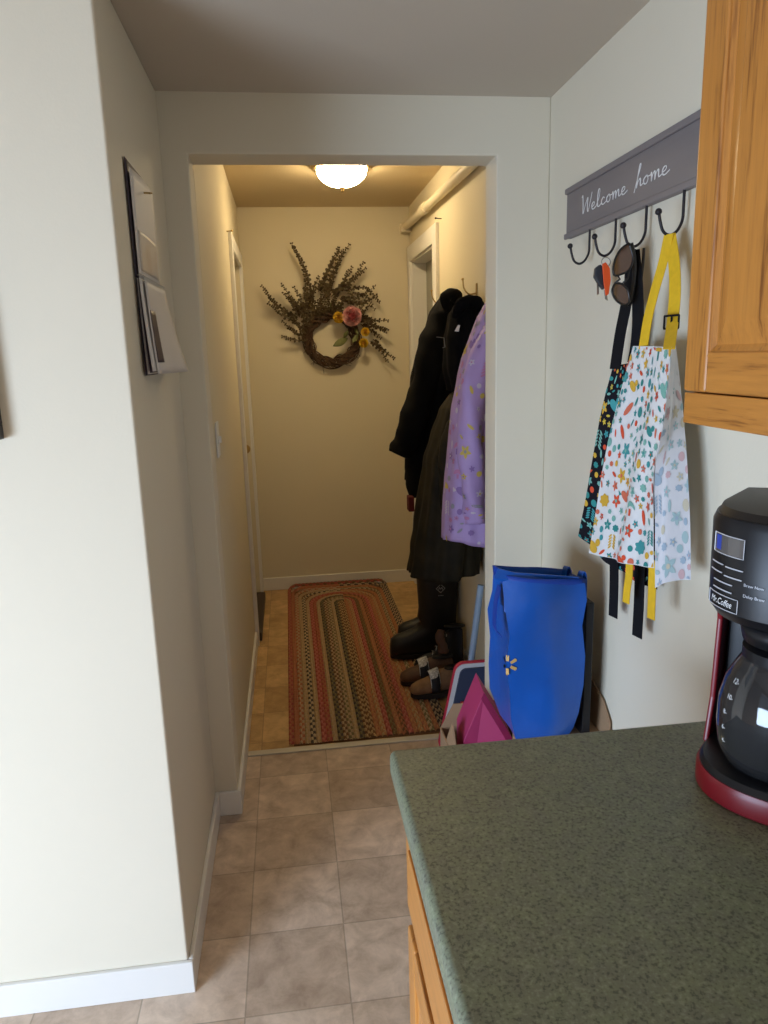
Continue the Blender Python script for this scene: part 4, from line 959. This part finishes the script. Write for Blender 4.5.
q.build('brew_basket', cm, smooth=True)
# panel graphics on the curved front
def front_x(y, hw=.1045, fr=.1025, p=2.3): return fr*(max(0, 1-(abs(y)/hw)**p))**(1/p)
silver = mat('silver_print', (.55, .56, .60), .4); lcd = mat('display_glass', (.10, .09, .085), .15); bluel = mat('blue_display_sticker', (.03, .06, .35), .4)
def fpt(y, z, o=.0008): return MC @ Vector((front_x(y)+o, y, z))
def outline(q, y0, y1, z0, z1, m, w_=.0013):
    pts = [(lerp(y0, y1, k/8), z1) for k in range(9)]+[(y1, lerp(z1, z0, k/2)) for k in range(1, 3)]+[(lerp(y1, y0, k/8), z0) for k in range(1, 9)]+[(y0, lerp(z0, z1, k/2)) for k in range(1, 3)]
    q.tube([fpt(a, b) for a, b in pts], w_/2, m, 4)
def patch(q, y0, y1, z0, z1, m, o=.0006): q.rings([[fpt(lerp(y0, y1, k/8), z, o) for k in range(9)] for z in (z0, z1)], m, closed=False)
YD = -.086
q = MB(); patch(q, YD, YD+.043, .345, .370, lcd); patch(q, YD+.003, YD+.011, .349, .368, bluel, .0010); outline(q, YD, YD+.043, .345, .370, silver); q.build('display', cm, norm=False)
q = MB()
for (a, b, z) in ((-.088, -.070, .331), (-.066, -.042, .330), (-.089, -.071, .320), (-.067, -.043, .318), (-.083, -.055, .308), (-.083, -.055, .298)):
    q.tube([fpt(lerp(a, b, k/4), z) for k in range(5)], .0009, silver, 5)
q.build('buttons', cm)
def text_mesh(body, size, fn, m, name, parent, shear=0):
    cu = bpy.data.curves.new('t', 'FONT'); cu.body = body; cu.size = size; cu.shear = shear; cu.resolution_u = 3
    ob = bpy.data.objects.new('t', cu); scene.collection.objects.link(ob); dg = bpy.context.evaluated_depsgraph_get(); dg.update()
    me = ob.evaluated_get(dg).to_mesh(); vs = [fn(v.co.x, v.co.y) for v in me.vertices]; fs = [tuple(p.vertices) for p in me.polygons]
    ob.evaluated_get(dg).to_mesh_clear(); bpy.data.objects.remove(ob); bpy.data.curves.remove(cu)
    q = MB(); q.add(vs, fs, m); return q.build(name, parent, norm=False)
q = MB(); outline(q, -.090, -.046, .273, .291, silver); q.build('logo_border', cm)
text_mesh('Mr.Coffee', .0125, lambda x, y: fpt(-.086+x*.62, .278+y, .0012), M['white'], 'logo_lettering', cm, .35)
text_mesh('Brew Now', .0055, lambda x, y: fpt(-.040+x, .312+y, .0012), silver, 'label_lettering', cm)
text_mesh('Delay Brew', .0055, lambda x, y: fpt(-.040+x, .298+y, .0012), silver, 'label_lettering', cm)
# carafe
cg = mat('carafe_glass', (.22, .22, .23), .03, trans=.9, spec=.6); CC = CO + Vector((-.75*.016, -.66*.010, .044))
prof = [(.045, .0), (.066, .004), (.075, .024), (.078, .055), (.077, .088), (.070, .118), (.058, .142), (.050, .157), (.049, .166)]
ca = MB(); ca.lathe(prof, CC, cg, 40, caps=False)
ca.lathe([(r-.0025, z+(.003 if i == 0 else 0)) for i, (r, z) in enumerate(prof)][::-1], CC, cg, 40, caps=False)
ca.lathe([(.045, .0), (.001, .0)], CC, cg, 40, caps=False); ca.lathe([(.001, .003), (.0425, .003)], CC, cg, 40, caps=False)
carafe = ca.build('carafe', cm, smooth=True, norm=False)
MB().lathe([(.052, .150), (.0525, .167), (.034, .174), (.006, .176)], CC, M['black'], 32).build('carafe_lid', carafe, smooth=True, angle=40)
hd = Vector((-.56, -.83, 0)).normalized()
q = MB(); q.tube(spline([CC+hd*.05+Vector((0, 0, .160)), CC+hd*.092+Vector((0, 0, .155)), CC+hd*.105+Vector((0, 0, .12)), CC+hd*.10+Vector((0, 0, .06)), CC+hd*.092+Vector((0, 0, .03))], 6), [.011]*25, M['black'], 12, flat=.8)
q.build('carafe_handle', carafe, smooth=True)
tl_ = Vector((-.99, .10, 0)).normalized(); a_l = math.atan2(tl_.y, tl_.x)
def rad_at(z):
    for (r0, z0), (r1, z1) in zip(prof, prof[1:]):
        if z0 <= z <= z1: return lerp(r0, r1, (z-z0)/(z1-z0))
    return .05
def cpt(dx, z): r = rad_at(z)+.001; a = a_l+dx/r; return CC+Vector((r*cos(a), r*sin(a), z))
for tx, z in (('12', .122), ('10', .100), ('8', .078), ('6', .056), ('4', .036)):
    text_mesh(tx+'-', .0095, lambda x, y, z=z: cpt(x, z+y), M['white'], 'measure_mark', carafe)
q = MB(); q.tube(spline([MC @ Vector((-.118, -.02, .02)), MC @ Vector((-.14, .0, .01)), Vector((.79, .74, .918)), Vector((.80, .60, .918))], 5), .003, M['black'], 8); q.build('power_cord', cm, smooth=True)
for o in bpy.data.objects:
    if '_o' in o: del o['_o']
